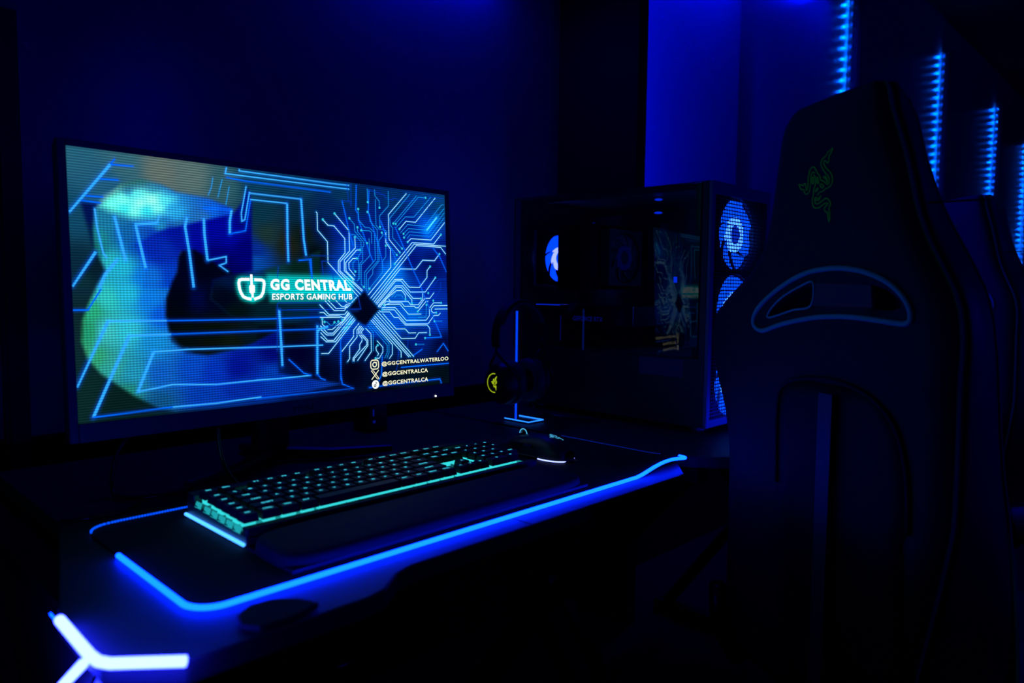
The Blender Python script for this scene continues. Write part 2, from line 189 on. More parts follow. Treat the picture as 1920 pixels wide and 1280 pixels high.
REG=[[None,[[73,9868,35,95,120],[17,7585,15,70,100],[66,5682,8,40,60],[116,3756,12,38,45],[95,841,10,40,40],[847,505,6,30,30],[1061,9530,50,100,115],[1818,9500,95,110,105],[2510,9442,85,110,110],[3241,9161,45,90,100],[736,8868,30,90,125],[4030,9314,10,60,90],[5168,9536,8,55,90],[6411,9530,5,50,90],[4143,8199,8,50,70],[5143,8348,5,40,65],[6068,8486,2,35,90],[4261,7300,25,50,50],[5273,7414,10,25,20],[4820,6893,25,30,20],[5558,6479,2,12,15],[5738,7709,2,20,70],[3971,6586,5,40,140],[3961,6131,5,70,160],[4172,3147,3,12,16],[5044,3579,2,20,45],[4886,3108,2,10,20],[5014,2142,0,0,40],[5603,1104,0,4,30],[6571,979,0,2,25],[7283,2195,0,8,50],[8376,1833,0,20,80],[8361,1019,2,14,24],[9750,568,2,14,24],[9126,89,4,18,22],[7600,50,0,6,10],[6376,7787,0,30,140],[6687,6816,0,70,200],[6336,5789,0,60,190],[7409,8686,0,30,120],[7071,9145,0,35,75],[8141,9324,2,45,100],[9294,9379,2,55,130],[9910,9620,5,60,110],[8496,8312,0,20,120],[9272,8138,0,90,230],[8866,7545,0,30,150],[7730,6904,0,30,150],[8076,5871,0,110,235],[7887,5598,0,110,230],[8653,6441,0,20,120],[9439,6215,0,15,100],[9860,6803,0,20,120],[9212,4818,0,40,170],[8602,3724,0,100,225],[8031,3472,0,80,215],[9593,3416,0,50,180],[8771,2347,0,25,120],[9775,1989,0,8,60],[7299,2977,0,60,190],[6445,3023,0,50,170],[5958,3050,0,20,90],[5673,4536,0,50,110],[6475,4537,0,60,170],[7214,7632,0,25,130],[7184,6087,0,25,130],[5819,4044,0,30,90],[3457,1381,0,50,150],[4122,830,0,40,130],[4984,702,0,14,60]]],[[224,8032,599,8027,489,7850,448,7116,447,6387,399,6519],[[406,7643,2,18,80],[487,6877,4,30,70]]],[[452,6296,615,5711,632,5458,501,4923,-5,4913],[[459,5704,6,30,45],[149,5108,10,45,55]]],[[491,7849,681,8232,992,8822,1391,9103,1806,8984,2142,8738,2854,8611,3375,8306,3418,7914,3015,7487,2281,7184,1812,6818,1741,6191,2137,6010,2088,5376,1839,4531,1819,3695,1914,2849,2230,2355,2835,2232,3750,2601,4453,3132,4441,1254,6231,518,4975,270,3432,252,1943,89,1604,260,1069,874,465,1768,229,2347,127,2980,165,3754,309,4432,495,5118,637,5556,564,5906,455,6387,442,7066],[[507,6879,40,150,140],[455,6387,30,130,110],[699,7294,40,130,160],[1000,6934,25,105,165],[1310,6564,10,80,180],[1649,7007,10,60,180],[1988,7045,5,30,160],[717,5916,60,180,190],[971,5733,50,170,210],[1390,5349,20,110,220],[1732,5776,5,50,180],[205,3364,50,170,90],[322,4139,60,190,110],[633,4530,70,195,190],[1053,4732,50,170,215],[1480,4531,20,110,225],[1745,3906,10,80,210],[604,3342,90,190,190],[1020,3319,70,180,210],[1553,2875,30,130,210],[329,2376,70,180,110],[673,1941,70,180,150],[1088,1688,50,150,180],[1635,1617,20,90,190],[965,993,50,150,120],[1606,364,20,90,130],[2335,1742,8,70,190],[2818,1464,3,50,180],[2552,626,5,60,170],[3462,1607,0,20,140],[3579,910,2,45,160],[4292,2208,0,10,110],[4272,1276,0,60,170],[1254,8774,60,120,110],[931,8414,110,160,130],[2122,7898,60,150,230],[2967,8133,20,90,220],[3216,8061,10,70,200],[2713,7772,50,110,180],[3330,7417,0,10,140],[1768,7330,50,140,190],[2227,7388,40,110,170]]],[[614,7966,722,8278,955,8557,1254,8733,1636,8848,1911,8654,2136,8486,1985,7919,1779,7806,1553,7650,1227,7604,966,7726,763,7833],[[766,7991,170,255,255],[1030,8233,190,255,255],[1075,7902,80,220,250],[1301,8481,150,230,255],[1370,8191,240,255,255],[1232,7806,200,255,255],[1624,8335,250,255,255],[1504,7908,60,200,250],[1728,8045,190,240,255],[1905,8384,120,210,255],[2012,8090,70,160,240],[1144,8592,60,140,190],[1634,8745,90,170,200]]],[[1774,7183,2348,7500,3431,8056,3656,8560,3825,9166,3907,8602,3878,7276,3860,4990,2771,4969,2509,5969,2185,6394,1989,4953,1359,4941,1429,5709,1246,6600],[[2220,7071,0,20,150],[2950,7370,0,5,150],[3325,7195,0,5,150],[3737,8139,0,10,120],[3703,6564,0,0,110],[3167,5858,0,0,90],[3410,5203,0,0,80],[2064,5375,0,60,190],[1499,5353,20,100,210],[1746,6398,5,40,170],[2572,6897,0,8,150],[2925,6280,0,2,110]]],[[2141,6179,2229,6439,2503,6505,2740,6266,2980,5957,3293,5754,3378,5536,2903,5298,2824,4532,3251,3866,3970,3388,3887,2705,3349,2407,2711,2244,2408,2338,2062,2732,1878,3272,1813,3904,1839,4531,1967,5161,2093,5586],[[2308,5809,0,2,30],[2669,5830,0,2,20],[2162,4532,0,2,18],[2518,4532,0,6,60],[2886,4533,0,4,30],[2250,3252,2,12,12],[2857,3219,4,14,10],[3227,2753,10,20,14],[3762,3170,3,20,30],[2840,2452,8,14,8],[2031,3898,1,5,15]]],[[3378,5536,4512,5935,5718,6734,5653,3557,4458,3366,3970,3388,3251,3866,2824,4532,2903,5298],[[3286,5422,0,20,60],[3826,6122,5,50,130],[4512,5935,8,50,60],[5094,5968,5,35,30],[4187,3841,2,30,40],[3381,3863,2,16,20],[5049,3818,0,35,60],[3138,4533,0,6,25]]],[[7045,4870,7151,4689,7547,4010,7354,3684,7037,3221,6719,3541,6505,4011,6836,4616],[[6971,4024,0,4,26],[7329,4538,0,6,40],[6637,4284,0,4,30]]],[[5355,4082,6848,4040,6846,3914,5343,3470],[[4611,3830,1,16,45],[5658,3802,0,30,90]]]]
LOGO={"left":[3776,5350,3585,5343,3523,5305,3504,5178,3519,4954,3548,4786,3602,4618,3692,4539,3808,4500],"right":[3894,5340,4081,5332,4135,5282,4146,5167,4128,4966,4112,4807,4057,4635,3979,4563,3875,4500],"stem":[3823,5561,3824,5088],"stem2":[3839,4761,3835,4568],"body":[3779,5115,3889,5118,3904,5047,3899,4805,3847,4733,3796,4732,3761,4803,3756,5044]}
TXT={"gg":[4297,4896,6611,4892,6555,5405,4307,5388],"es":[4331,4476,6641,4474,6646,4753,4346,4752],"s1":[7530,1170,9968,1167,9972,1435,7527,1416],"s2":[7536,654,9166,635,9171,914,7541,911],"s3":[7536,197,9168,159,9173,443,7540,454],"ig":[7167,1086,7425,1077,7426,1508,7168,1536],"xx":[7173,588,7447,573,7432,1018,7174,1023],"tt":[7172,125,7438,107,7439,527,7180,552]}
SNAKE=[[-0.2727,0.0955,-0.25,0.0864,-0.2182,0.0727,-0.1909,0.0591,-0.1864,0.0818,-0.1636,0.0864,-0.1518,0.0682,-0.1482,0.0045,-0.1409,-0.0155,-0.1273,0.0,-0.1155,0.05,-0.1091,0.1591,-0.0909,0.2409,-0.0682,0.2818,-0.0273,0.3,0.0045,0.2727,0.0364,0.2045,0.0727,0.1591,0.0882,0.0955,0.1227,0.0727,0.1591,0.0409,0.1864,0.0182,0.2091,0.0273,0.2155,0.0864,0.2,0.1318,0.1591,0.1773,0.1227,0.2409,0.1,0.2955,0.1,0.35,0.1227,0.3864,0.1591,0.4045,0.1864,0.4318,0.2045,0.4636,0.2409,0.4773,0.2682,0.5,0.2682,0.4773,0.25,0.4409,0.2182,0.4,0.2136,0.3318,0.1909,0.3136,0.1636,0.3455,0.1409,0.35,0.1364,0.3136,0.1682,0.25,0.2227,0.1864,0.2545,0.1318,0.2636,0.0591,0.2455,0.0045,0.2045,-0.0318,0.1591,-0.0409,0.1136,-0.07,0.0727,-0.0727,0.05,-0.0909,0.0273,-0.1182],[-0.2727,0.0955,-0.2545,0.0591,-0.2318,0.0136,-0.1818,-0.0045,-0.1773,-0.0409,-0.1545,-0.0682,-0.1182,-0.0636,-0.0909,-0.0227,-0.0773,0.05,-0.07,0.15,-0.0545,0.2091,-0.0273,0.2273,-0.0027,0.2045],[-0.0273,0.1864,0.0,0.1591,0.0045,0.0864,-0.0045,0.0227,-0.0273,-0.0227,-0.0336,-0.1045,-0.05,-0.1591,-0.0455,-0.2409,-0.0182,-0.2864,0.0318,-0.2973,0.0773,-0.2818,0.1318,-0.25,0.1773,-0.2455,0.1864,-0.2636,0.1409,-0.3045,0.1364,-0.3409,0.1591,-0.3682,0.1818,-0.3773,0.1864,-0.4318,0.2,-0.5,0.2091,-0.4864,0.2136,-0.3864,0.2045,-0.3318,0.2091,-0.3136,0.2273,-0.2591,0.2045,-0.2045,0.1682,-0.1773,0.1318,-0.1864,0.0773,-0.2182,0.0318,-0.2364,-0.0045,-0.2182,-0.0136,-0.1591],[0.0727,0.0318,0.1045,0.0318,0.1318,-0.0045,0.1045,-0.0182,0.0773,0.0091,0.0727,0.0318],[0.0409,-0.0091,0.0409,-0.0318,0.0,-0.0591,0.0045,-0.0318,0.0409,-0.0091],[-0.0455,0.1591,-0.05,0.0864,-0.0318,0.0591,-0.0227,0.1409,-0.0455,0.1591],[-0.0091,-0.1409,0.0045,-0.1773,0.05,-0.1864,0.0818,-0.1318,0.0409,-0.1636,0.0,-0.1318],[0.0318,0.15,0.0273,0.0682,0.0545,0.0591,0.0455,0.1227,0.0318,0.15],[0.1227,0.1227,0.1591,0.1,0.1864,0.05,0.1773,0.1045,0.15,0.1364,0.1227,0.1227]]
CH={"P0":[1.0909,0.5937,0.9361],"L":[[0.3432,0.3278],[0.3206,0.3325],[0.3019,0.3336],[0.2752,0.3327],[0.2469,0.3297],[0.2219,0.3254],[0.2041,0.319],[0.1898,0.308],[0.1805,0.292],[0.174,0.2643],[0.1649,0.2292],[0.1556,0.1932],[0.1424,0.1527],[0.1257,0.1305],[0.1061,0.1114],[0.0764,0.0916],[0.0392,0.0706],[0.0146,0.0487],[-0.0002,0.0263],[-0.0046,-0.0003],[-0.0012,-0.0221],[0.008,-0.0521],[0.028,-0.1021],[0.0369,-0.1617],[0.0325,-0.2245],[0.0252,-0.3163],[0.0161,-0.4112],[0.0084,-0.5081],[0.0005,-0.6076],[-0.0043,-0.7078]],"R":[[0.3432,0.3278],[0.3493,0.3173],[0.353,0.2956],[0.3642,0.2635],[0.3744,0.2321],[0.3816,0.2016],[0.3887,0.1714],[0.4027,0.1381],[0.4219,0.1056],[0.4384,0.077],[0.4436,0.0489],[0.4449,0.0205],[0.4417,-0.0027],[0.4404,-0.0375],[0.439,-0.0787],[0.4371,-0.1205],[0.4337,-0.1815],[0.4176,-0.2489],[0.3992,-0.3208],[0.3837,-0.3813],[0.3755,-0.4332]],"Q":[[0.2695,0.3552],[0.2865,0.3456],[0.2988,0.3333],[0.3084,0.313],[0.3161,0.2792],[0.3238,0.2457],[0.3361,0.2119],[0.3503,0.1785],[0.3707,0.1424],[0.3918,0.1076],[0.4074,0.0771],[0.4154,0.047],[0.4189,0.0169],[0.4209,-0.0072],[0.4225,-0.0436],[0.4247,-0.0863],[0.4282,-0.1288],[0.4363,-0.1887],[0.4432,-0.2487],[0.4469,-0.3101],[0.4485,-0.3602],[0.4489,-0.4049]],"cres":[[0.1223,0.0405],[0.1291,0.0541],[0.1502,0.0709],[0.1887,0.0915],[0.2315,0.107],[0.2708,0.1131],[0.307,0.1129],[0.3406,0.1071],[0.3718,0.0943],[0.3924,0.0763],[0.3995,0.0586],[0.3923,0.0487],[0.356,0.0513],[0.306,0.0538],[0.2502,0.0503],[0.1871,0.0388],[0.1464,0.0276],[0.1282,0.0305]],"hl":[[0.1588,0.0466],[0.1615,0.0574],[0.1882,0.076],[0.2208,0.0893],[0.2493,0.0963],[0.2446,0.0655],[0.2095,0.0588]],"hr":[[0.3468,0.0925],[0.3679,0.087],[0.3844,0.075],[0.3865,0.0665],[0.3716,0.0625],[0.3497,0.0643]],"arch":[[0.1584,-0.5199],[0.1687,-0.1895],[0.1745,-0.0791],[0.1958,-0.0419],[0.2582,-0.0292],[0.3135,-0.032],[0.355,-0.0477],[0.3819,-0.0779],[0.3942,-0.1315],[0.3939,-0.1946],[0.3758,-0.3991]],"bar":[[0.2675,-0.047],[0.2919,-0.0436],[0.2773,-0.2331],[0.2497,-0.2422]],"logo":[[0.2152,0.2695],[0.2856,0.2574],[0.284,0.1739],[0.2128,0.18]],"hz":[[0.365,0.1826],[0.405,0.1785]]}
# ---------------------------------------------------------------- palette
M_wall = mat('painted_wall', (0.22, 0.22, 0.25), 0.25, 0, 0.8, 0.10, 60)
M_ceil = mat('dark_ceiling', (0.02, 0.02, 0.025), 0.9)
M_floor = mat('dark_carpet', (0.003, 0.003, 0.0035), 0.95, 0, 0.2, 0.6, 500)
M_dark = mat('dark_trim', (0.012, 0.012, 0.014), 0.5)
M_fin = mat('black_partition', (0.006, 0.006, 0.008), 0.7, 0, 0.2)
M_desk = mat('desk_laminate', (0.05, 0.05, 0.055), 0.5, 0, 0.15, 0.12, 900)
M_mat = mat('mousepad_cloth', (0.010, 0.010, 0.012), 0.85, 0, 0.25, 0.3, 1500)
M_plas = mat('black_plastic', (0.013, 0.013, 0.015), 0.42)
M_plas_g = mat('glossy_black_plastic', (0.008, 0.008, 0.010), 0.16)
M_bezel = mat('monitor_bezel', (0.05, 0.05, 0.06), 0.45)
M_key = mat('keycap_plastic', (0.014, 0.014, 0.016), 0.5)
M_metal = mat('black_steel', (0.03, 0.03, 0.035), 0.3, 0.8)
M_case = mat('case_steel', (0.045, 0.045, 0.05), 0.5, 0.2)
M_leath = mat('black_leatherette', (0.040, 0.040, 0.045), 0.36, 0, 0.5, 0.5, 700)
M_shell = mat('chair_back_fabric', (0.018, 0.018, 0.020), 0.75, 0, 0.3, 0.5, 1200)
M_pipe = mat('green_piping', (0.03, 0.60, 0.32), 0.7, 0, 0.1)
M_green = mat('green_thread', (0.06, 0.95, 0.03), 0.8, 0, 0.1)
M_bol = mat('bolster_leatherette_lit', (0.085, 0.085, 0.09), 0.40, 0, 0.5, 0.4, 700)  # leatherette raised in tone in place of light on the bolster
M_cush = mat('ear_cushion', (0.03, 0.03, 0.035), 0.55, 0, 0.5, 0.3, 800)
M_acr = mat('acrylic_stand', (0.05, 0.05, 0.06), 0.15)
E_blue = emi('strip_light', (0.010, 0.42, 42.0), 1.0)
E_desk = emi('desk_strip_light', (0.70, 1.1, 70.0), 1.1)
E_side = emi('keyboard_strip_light', (0.14, 0.82, 3.2), 1.0)
E_key = emi('key_backlight', (0.035, 0.75, 0.80), 1.0)
E_leg = emi('key_legend', (0.05, 0.72, 0.95), 1.0)
E_wall = emi('wall_diode', (0.0, 52.0, 520.0), 1.0)
E_wdim = emi('wall_diode_rear', (0.0, 0.06, 1.1), 1.0)
E_fill = emi('fill_strip_light', (0.0, 0.10, 60.0), 1.0)
E_fill_left = emi('left_fill_light', (0.06, 1.80, 1.5), 1.0)
E_wash = emi('wall_washer_light', (0.0, 0.30, 90.0), 1.0)
E_fan = emi('fan_ring_light', (0.80, 0.95, 9.0), 1.0)
E_blade = emi('fan_blade_glow', (0.0, 0.07, 1.0), 1.0)  # hub light on the blades put in as their own glow
E_ffan = emi('front_fan_ring', (0.25, 1.1, 7.0), 1.0)
E_fbl = emi('front_blade_glow', (0.0, 0.16, 2.6), 1.0)  # blades glow themselves instead of passing on the ring's light
E_rod = emi('stand_rod_light', (0.0, 0.05, 0.95), 1.0)
E_base = emi('stand_base_light', (0.03, 0.40, 2.5), 1.0)
E_mouse = emi('mouse_underglow', (0.75, 0.9, 3.0), 1.0)
E_cyan = emi('mouse_logo_light', (0.08, 0.5, 0.9), 1.0)
E_dot = emi('status_light', (1, 1, 1), 1.5)
E_inner = emi('tower_inner_glow', (0.0, 0.03, 1.0), 1.0)
E_dim = emi('dim_blue_light', (0.0, 0.004, 0.14), 1.0)
M_yel = mat('yellow_green_print', (0.5, 0.6, 0.01), 0.5)
E_yel = emi('earcup_logo_light', (0.32, 0.42, 0.01), 1.0)
M_msi = mat('monitor_badge', (0.004, 0.004, 0.005), 0.3)

# ---------------------------------------------------------------- setting
YW = 1.55; ZC = 3.0
struct(MB().box(-1.6, 12.5, -3.2, YW+0.1, -0.05, 0).build('floor', M_floor))
struct(MB().box(-1.6, 12.5, -3.2, YW+0.1, ZC, ZC+0.05).build('ceiling', M_ceil))
w = MB().box(-1.6, 12.5, YW, YW+0.1, 0, ZC)
w.box(1.84, 2.93, YW-0.035, YW+0.01, 0, ZC)           # the shallow raised wall panel between the partition and the first joint
struct(w.build('wall_back', M_wall))
struct(MB().box(-1.5, 1.806, YW-0.012, YW, 0, 0.74).box(1.84, 12.4, YW-0.05, YW-0.0351, 0, 0.74).build('shade_panel', M_fin))  # added dark panel standing in for shade on the wall below the desks
struct(MB().box(-1.6, -1.5, -3.2, YW, 0, ZC).build('wall_left', M_dark))
struct(MB().box(12.4, 12.5, -3.2, YW, 0, ZC).build('wall_right', M_dark))
struct(MB().box(-1.6, 12.5, -3.3, -3.2, 0, ZC).build('wall_front', M_dark))
struct(MB().box(0.300, 0.338, YW-0.02, YW, 0, 1.49).box(0.306, 0.332, YW-0.026, YW-0.02, 0, 1.482).build('trim_1', M_dark))
struct(MB().box(1.806, 1.840, 1.25, YW, 0, ZC).box(1.800, 1.846, 1.243, 1.25, 0, ZC).build('partition', M_fin, bevel=0.002)).name = 'wall_partition'

# LED strips on the wall
SX = [4.223, 6.028, 7.794, 9.30]
names = ['vertical blue light strip on the far wall, nearest of the strips, above the big chair',
         'vertical blue light strip directly behind the right shoulder of the big chair',
         'vertical blue light strip ending above the top of the farther chair',
         'vertical blue light strip cut off by the right picture edge']
zb, ztop, pitch = [1.35, 1.20, 1.20, 1.16], [2.80, 2.755, 2.72, 2.62], 0.0575
diode = MB().add([(-0.010,0,-0.0045),(0,0,-0.0045),(0,0,0.0045),(-0.010,0,0.0045)], [(0,3,2,1),(0,1,2,3)]).box(-0.012, 0.0, -0.006, -0.0005, -0.012, 0.012).box(-0.0128, -0.0122, -0.005, -0.001, -0.008, 0.008)
dm = None
def light_strip(x, z0, z1, label, side=-1, grp='vertical light strips on the back wall'):
    global dm
    t = thing('light_strip', label, 'light strip', (x, YW, z0), 0, grp)
    MB().box(x+0.0, x+0.02, YW-0.055, YW-0.002, z0, z1).box(x+0.02, x+0.03, YW-0.062, YW-0.002, z0, z1).build('channel', M_plas, t)
    n = int((z1-z0)/pitch)
    for i in range(n):
        z = z0+pitch*(i+0.5)
        if dm is None:
            b = MB(); b.v = [(v[0], v[1], v[2]) for v in diode.v]; b.f = diode.f; b.m = [0]*2+[1]*6+[2]*6
            t['_local'] = 1; o = b.build('diode', [E_wall, M_plas_g, E_wdim], t); del t['_local']; dm = o.data
        else:
            o = bpy.data.objects.new('diode', dm); COL.objects.link(o); o.parent = t
        o.location = (-0.002, -0.022, z-z0)
    return t
for x, a, b, nm in zip(SX, zb, ztop, names): light_strip(x, a, b, nm)
# wall washers: behind the partition, and above the monitor
E_wash2 = emi('wall_washer_light_dim', (0.0, 0.06, 20.0), 1.0)
def washer(label, x0, x1, y0, y1, z0, z1, face, em):
    t = thing('wall_washer', label, 'wall light', ((x0+x1)/2, (y0+y1)/2, z0))
    MB().box(x0, x1, y0, y1, z0, z1).build('housing', M_plas, t, bevel=0.002)
    e = 0.004
    if face == 'x': MB().box(x1, x1+e, y0+0.004, y1-0.004, z0+0.01, z1-0.01).build('diffuser', em, t)
    else: MB().box(x0+0.01, x1-0.01, y0+0.004, y1-0.004, z0-e, z0).build('diffuser', em, t)
washer('tall slim blue wall light mounted behind the black partition', 1.842, 1.862, 1.31, 1.36, 0.85, 2.6, 'x', E_wash)
washer('added unseen blue wall light above the raised wall panel right of the partition', 2.25, 2.85, 1.40, 1.47, 2.42, 2.45, 'z', E_wash)  # added out of view to spread light over the raised panel
washer('added unseen blue wall light left of the nearest vertical light strip', 3.15, 3.95, 1.40, 1.47, 2.56, 2.59, 'z', emi('added_washer_light', (0.0, 0.06, 20.0), 1.0))  # added out of view to brighten this stretch of wall
washer('blue wall light mounted high above the monitor', 0.95, 1.50, 1.47, 1.54, 1.93, 1.96, 'z', E_wash2)

def fill_strip(label, x, y, z0, z1, dx, dy, em):  # strips out of view, added to light tower front, monitor and chairs
    t = thing('light_strip', label, 'light strip', (x, y, z0))
    MB().box(x-0.012, x+0.012, y-0.012, y+0.012, z0, z1).build('channel', M_plas, t)
    MB().box(x-0.008+dx*0.010, x+0.008+dx*0.010, y-0.008+dy*0.010, y+0.008+dy*0.010, z0+0.01, z1-0.01).build('diffuser', em, t)
fill_strip('added unseen green-blue light strip on the back wall far left of the monitor', -1.15, 1.53, 0.6, 2.7, 0, -1, E_fill_left)  # added for the monitor's left edge, tinted to green the chair piping
fill_strip('added unseen vertical blue light strip on the front wall across from the computer tower', 2.2, -3.18, 0.8, 2.7, 0, 1, E_fill)
fill_strip('added unseen vertical blue light strip on the front wall across from the farther chair', 5.2, -3.18, 0.8, 2.7, 0, 1, E_fill)
# ---------------------------------------------------------------- desks
def desk(name, label, x0, x1, outline, seams, leds=False):
    cx = (x0+x1)/2
    t = thing(name, label, 'desk', (cx, 0.9, 0), 0)
    MB().prism(outline, ZD-0.020, ZD).build('tabletop', M_desk, t, bevel=0.002)
    for xx, s in ((x0+0.012, 1), (x1-0.04, -1)):
        # splayed K-shaped side leg: two slanted tubes, a plate and a foot
        X = xx+0.014
        l = MB()
        l.tube([(X, 0.64, ZD-0.030), (X, 0.92, 0.40), (X, 0.66, 0.045)], 0.018, 6)
        l.tube([(X, 1.20, ZD-0.022), (X, 0.94, 0.40), (X, 1.20, 0.045)], 0.018, 6)
        l.box(X-0.018, X+0.018, 0.60, 1.24, 0.0, 0.045); l.box(X-0.018, X+0.018, 0.62, 1.22, ZD-0.045, ZD-0.0205)
        o = l.build('leg', M_metal, t)
        p = MB(); p.prism([(0.70, ZD-0.045), (1.14, ZD-0.045), (0.93, 0.43)], 0, 0.004)
        p.v = [(X-0.002+z, y, x) for (y, x, z) in p.v]
        p.build('leg_plate', M_plas, o)
    MB().box(x0+0.05, x1-0.05, 1.15, 1.17, 0.42, 0.46).build('crossbar', M_metal, t)
    return t
out1 = [(0.238, 1.30), (0.238, 0.97), (0.178, 0.735), (0.169, 0.70), (0.169, 0.585), (0.214, 0.542), (0.378, 0.542), (0.399, 0.547),
        (0.430, 0.569), (0.452, 0.576), (0.970, 0.577), (0.987, 0.580), (1.035, 0.62), (1.065, 0.68), (1.066, 1.30)]
d1 = desk('gaming_desk', 'black gaming desk under the monitor with glowing blue front corner', 0.18, 1.06, out1, [0.636])
fat = [(0.1625, 0.668, 0.7440), (0.1615, 0.587, 0.7440), (0.163, 0.573, 0.7440), (0.168, 0.564, 0.7440), (0.208, 0.5290, 0.7440)]
MB().tube(fat, 0.0041, 12).build('corner_light', E_desk, d1)
sl = MB().tube([(0.1665, 0.712, 0.7335), (0.1665, 0.624, 0.7295)], 0.0009, 8); sl.build('edge_sheen', E_blue, d1)  # light catching the tabletop edge, put in as a thin glowing line
MB().tube([(0.1645, 0.616, 0.7255), (0.1645, 0.690, 0.674), (0.1645, 0.80, 0.603)], 0.0040, 12).build('leg_light', E_desk, d1)
MB().box(0.636, 0.6375, 0.5785, 0.612, ZD, ZD+0.0003).build('seam', M_fin, d1)
out2 = [(1.075, 1.30), (1.075, 0.70), (1.083, 0.655), (1.125, 0.60), (1.15, 0.578), (1.18, 0.571), (1.95, 0.571), (2.00, 0.60), (2.00, 1.24), (1.78, 1.235), (1.78, 1.30)]
d2 = desk('gaming_desk', 'black desk carrying the computer tower, right of the monitor desk', 1.09, 1.99, out2, [])
MB().tube([(1.20, 0.600, ZD+0.003), (1.94, 0.600, ZD+0.003)], 0.0026, 8).build('front_light', E_blue, d2)
# dark pad at the front edge of the desk
pd = MB().prism([(0.264, 0.560), (0.270, 0.579), (0.287, 0.590), (0.307, 0.588), (0.325, 0.574), (0.333, 0.5520), (0.303, 0.5440), (0.274, 0.5450)], ZD+0.0003, ZD+0.006)
tag(pd.build('coaster', M_shell, None, bevel=0.002, smooth=False), 'small dark rounded pad lying on the front edge of the desk', 'coaster')

# ---------------------------------------------------------------- mouse pad with light rim
def lift(x, y):
    a = max(0.0, min(1.0, (x-0.905)/0.165)); b = math.sin(math.pi*a)**1.3 if a < 1 else 0
    k = max(0.0, min(1.0, (0.69-y)/0.07)); return 0.0100*b*k*k*(3-2*k)+0.003*max(0, a)*k
X0, X1, Y0, Y1, RC = 0.250, 1.060, 0.611, 0.915, 0.028
def rr(n=8):
    p = []
    for cx, cy, a0 in ((X1-RC, Y0+RC, -90), (X1-RC, Y1-RC, 0), (X0+RC, Y1-RC, 90), (X0+RC, Y0+RC, 180)):
        for i in range(n+1):
            a = math.radians(a0+90*i/n); p.append((cx+RC*math.cos(a), cy+RC*math.sin(a)))
    return p
def inside(x, y):      # pull grid nodes inside the rounded corners
    cx = min(max(x, X0+RC), X1-RC); cy = min(max(y, Y0+RC), Y1-RC); dx, dy = x-cx, y-cy; d = math.hypot(dx, dy)
    if d > RC: dx, dy = dx*RC/d, dy*RC/d
    return cx+dx, cy+dy
mp = thing('mouse_pad', 'wide black cloth mouse pad with a glowing blue rim, its near right corner curling up', 'mouse pad', (0.655, 0.77, ZD))
g = MB(); nu, nv = 90, 36
def gp(i, j, dz):
    x, y = inside(X0+(X1-X0)*i/(nu-1), Y0+(Y1-Y0)*j/(nv-1)); return (x, y, ZD+0.0004+lift(x, y)+dz)
top = [gp(i, j, 0.003) for j in range(nv) for i in range(nu)]; bot = [gp(i, j, 0) for j in range(nv) for i in range(nu)]
q = lambda o, i, j: o+j*nu+i; NB = nu*nv
fs = [(q(0,i,j), q(0,i+1,j), q(0,i+1,j+1), q(0,i,j+1)) for j in range(nv-1) for i in range(nu-1)]
fs += [(q(NB,i,j+1), q(NB,i+1,j+1), q(NB,i+1,j), q(NB,i,j)) for j in range(nv-1) for i in range(nu-1)]
ring = [(i,0) for i in range(nu)]+[(nu-1,j) for j in range(1,nv)]+[(i,nv-1) for i in range(nu-2,-1,-1)]+[(0,j) for j in range(nv-2,0,-1)]
for k in range(len(ring)):
    a, b = ring[k], ring[(k+1)%len(ring)]; fs.append((q(NB,*a), q(NB,*b), q(0,*b), q(0,*a)))
g.add(top+bot, fs); g.build('cloth', M_mat, mp)
def rim(pts, r, m, nm, label=None, seg=8):
    o = MB().tube([(x, y, ZD+0.0034+lift(x, y)) for x, y in pts], r, seg).build(nm, m, mp, smooth=True)
    if label: o['label'] = label
    return o
front = [(X0-0.001, 0.80-0.01*i) for i in range(15)]
for i in range(13):
    a = math.radians(180+90*i/12); front.append((X0+RC-0.001+RC*math.cos(a), Y0+RC-0.001+RC*math.sin(a)))
front += [(X0+RC+(X1-RC-X0-RC)*i/70, Y0-0.001) for i in range(1, 71)]
for i in range(1, 11):
    a = math.radians(-90+8*i); front.append((X1-RC+RC*math.cos(a), Y0+RC-0.001+RC*math.sin(a)))
rim(front, 0.0027, E_blue, 'rim_light')
back = []
for i in range(9):
    a = math.radians(170-80*i/8); back.append((X0+RC+RC*math.cos(a), Y1-RC+RC*math.sin(a)))
back += [(X0+RC+0.01*i, Y1+0.001) for i in range(1, 12)]
dots = MB()
for i in range(len(back)-1):
    a, b = Vector(back[i]), Vector(back[i+1]); L = (b-a).length; n = max(1, int(L/0.0032))
    for k in range(n):
        p = a.lerp(b, (k+0.15)/n); p2 = a.lerp(b, (k+0.75)/n); dots.tube([(p.x, p.y, ZD+0.0045), (p2.x, p2.y, ZD+0.0045)], 0.0013, 6)
E_bdot = emi('rear_rim_light', (0.0, 0.10, 1.4), 1.0)
dots.build('rear_rim_light', E_bdot, mp)
st = MB(); y = 0.668
while y < Y1-0.03:
    st.tube([(X1-0.003, y, ZD+0.0042+lift(X1,y)), (X1-0.003, y+0.0028, ZD+0.0042+lift(X1,y))], 0.0006, 5); y += 0.0046
E_st = emi('stitch_glow', (0.0, 0.015, 0.30), 1.0)
st.build('stitched_edge', E_st, mp)

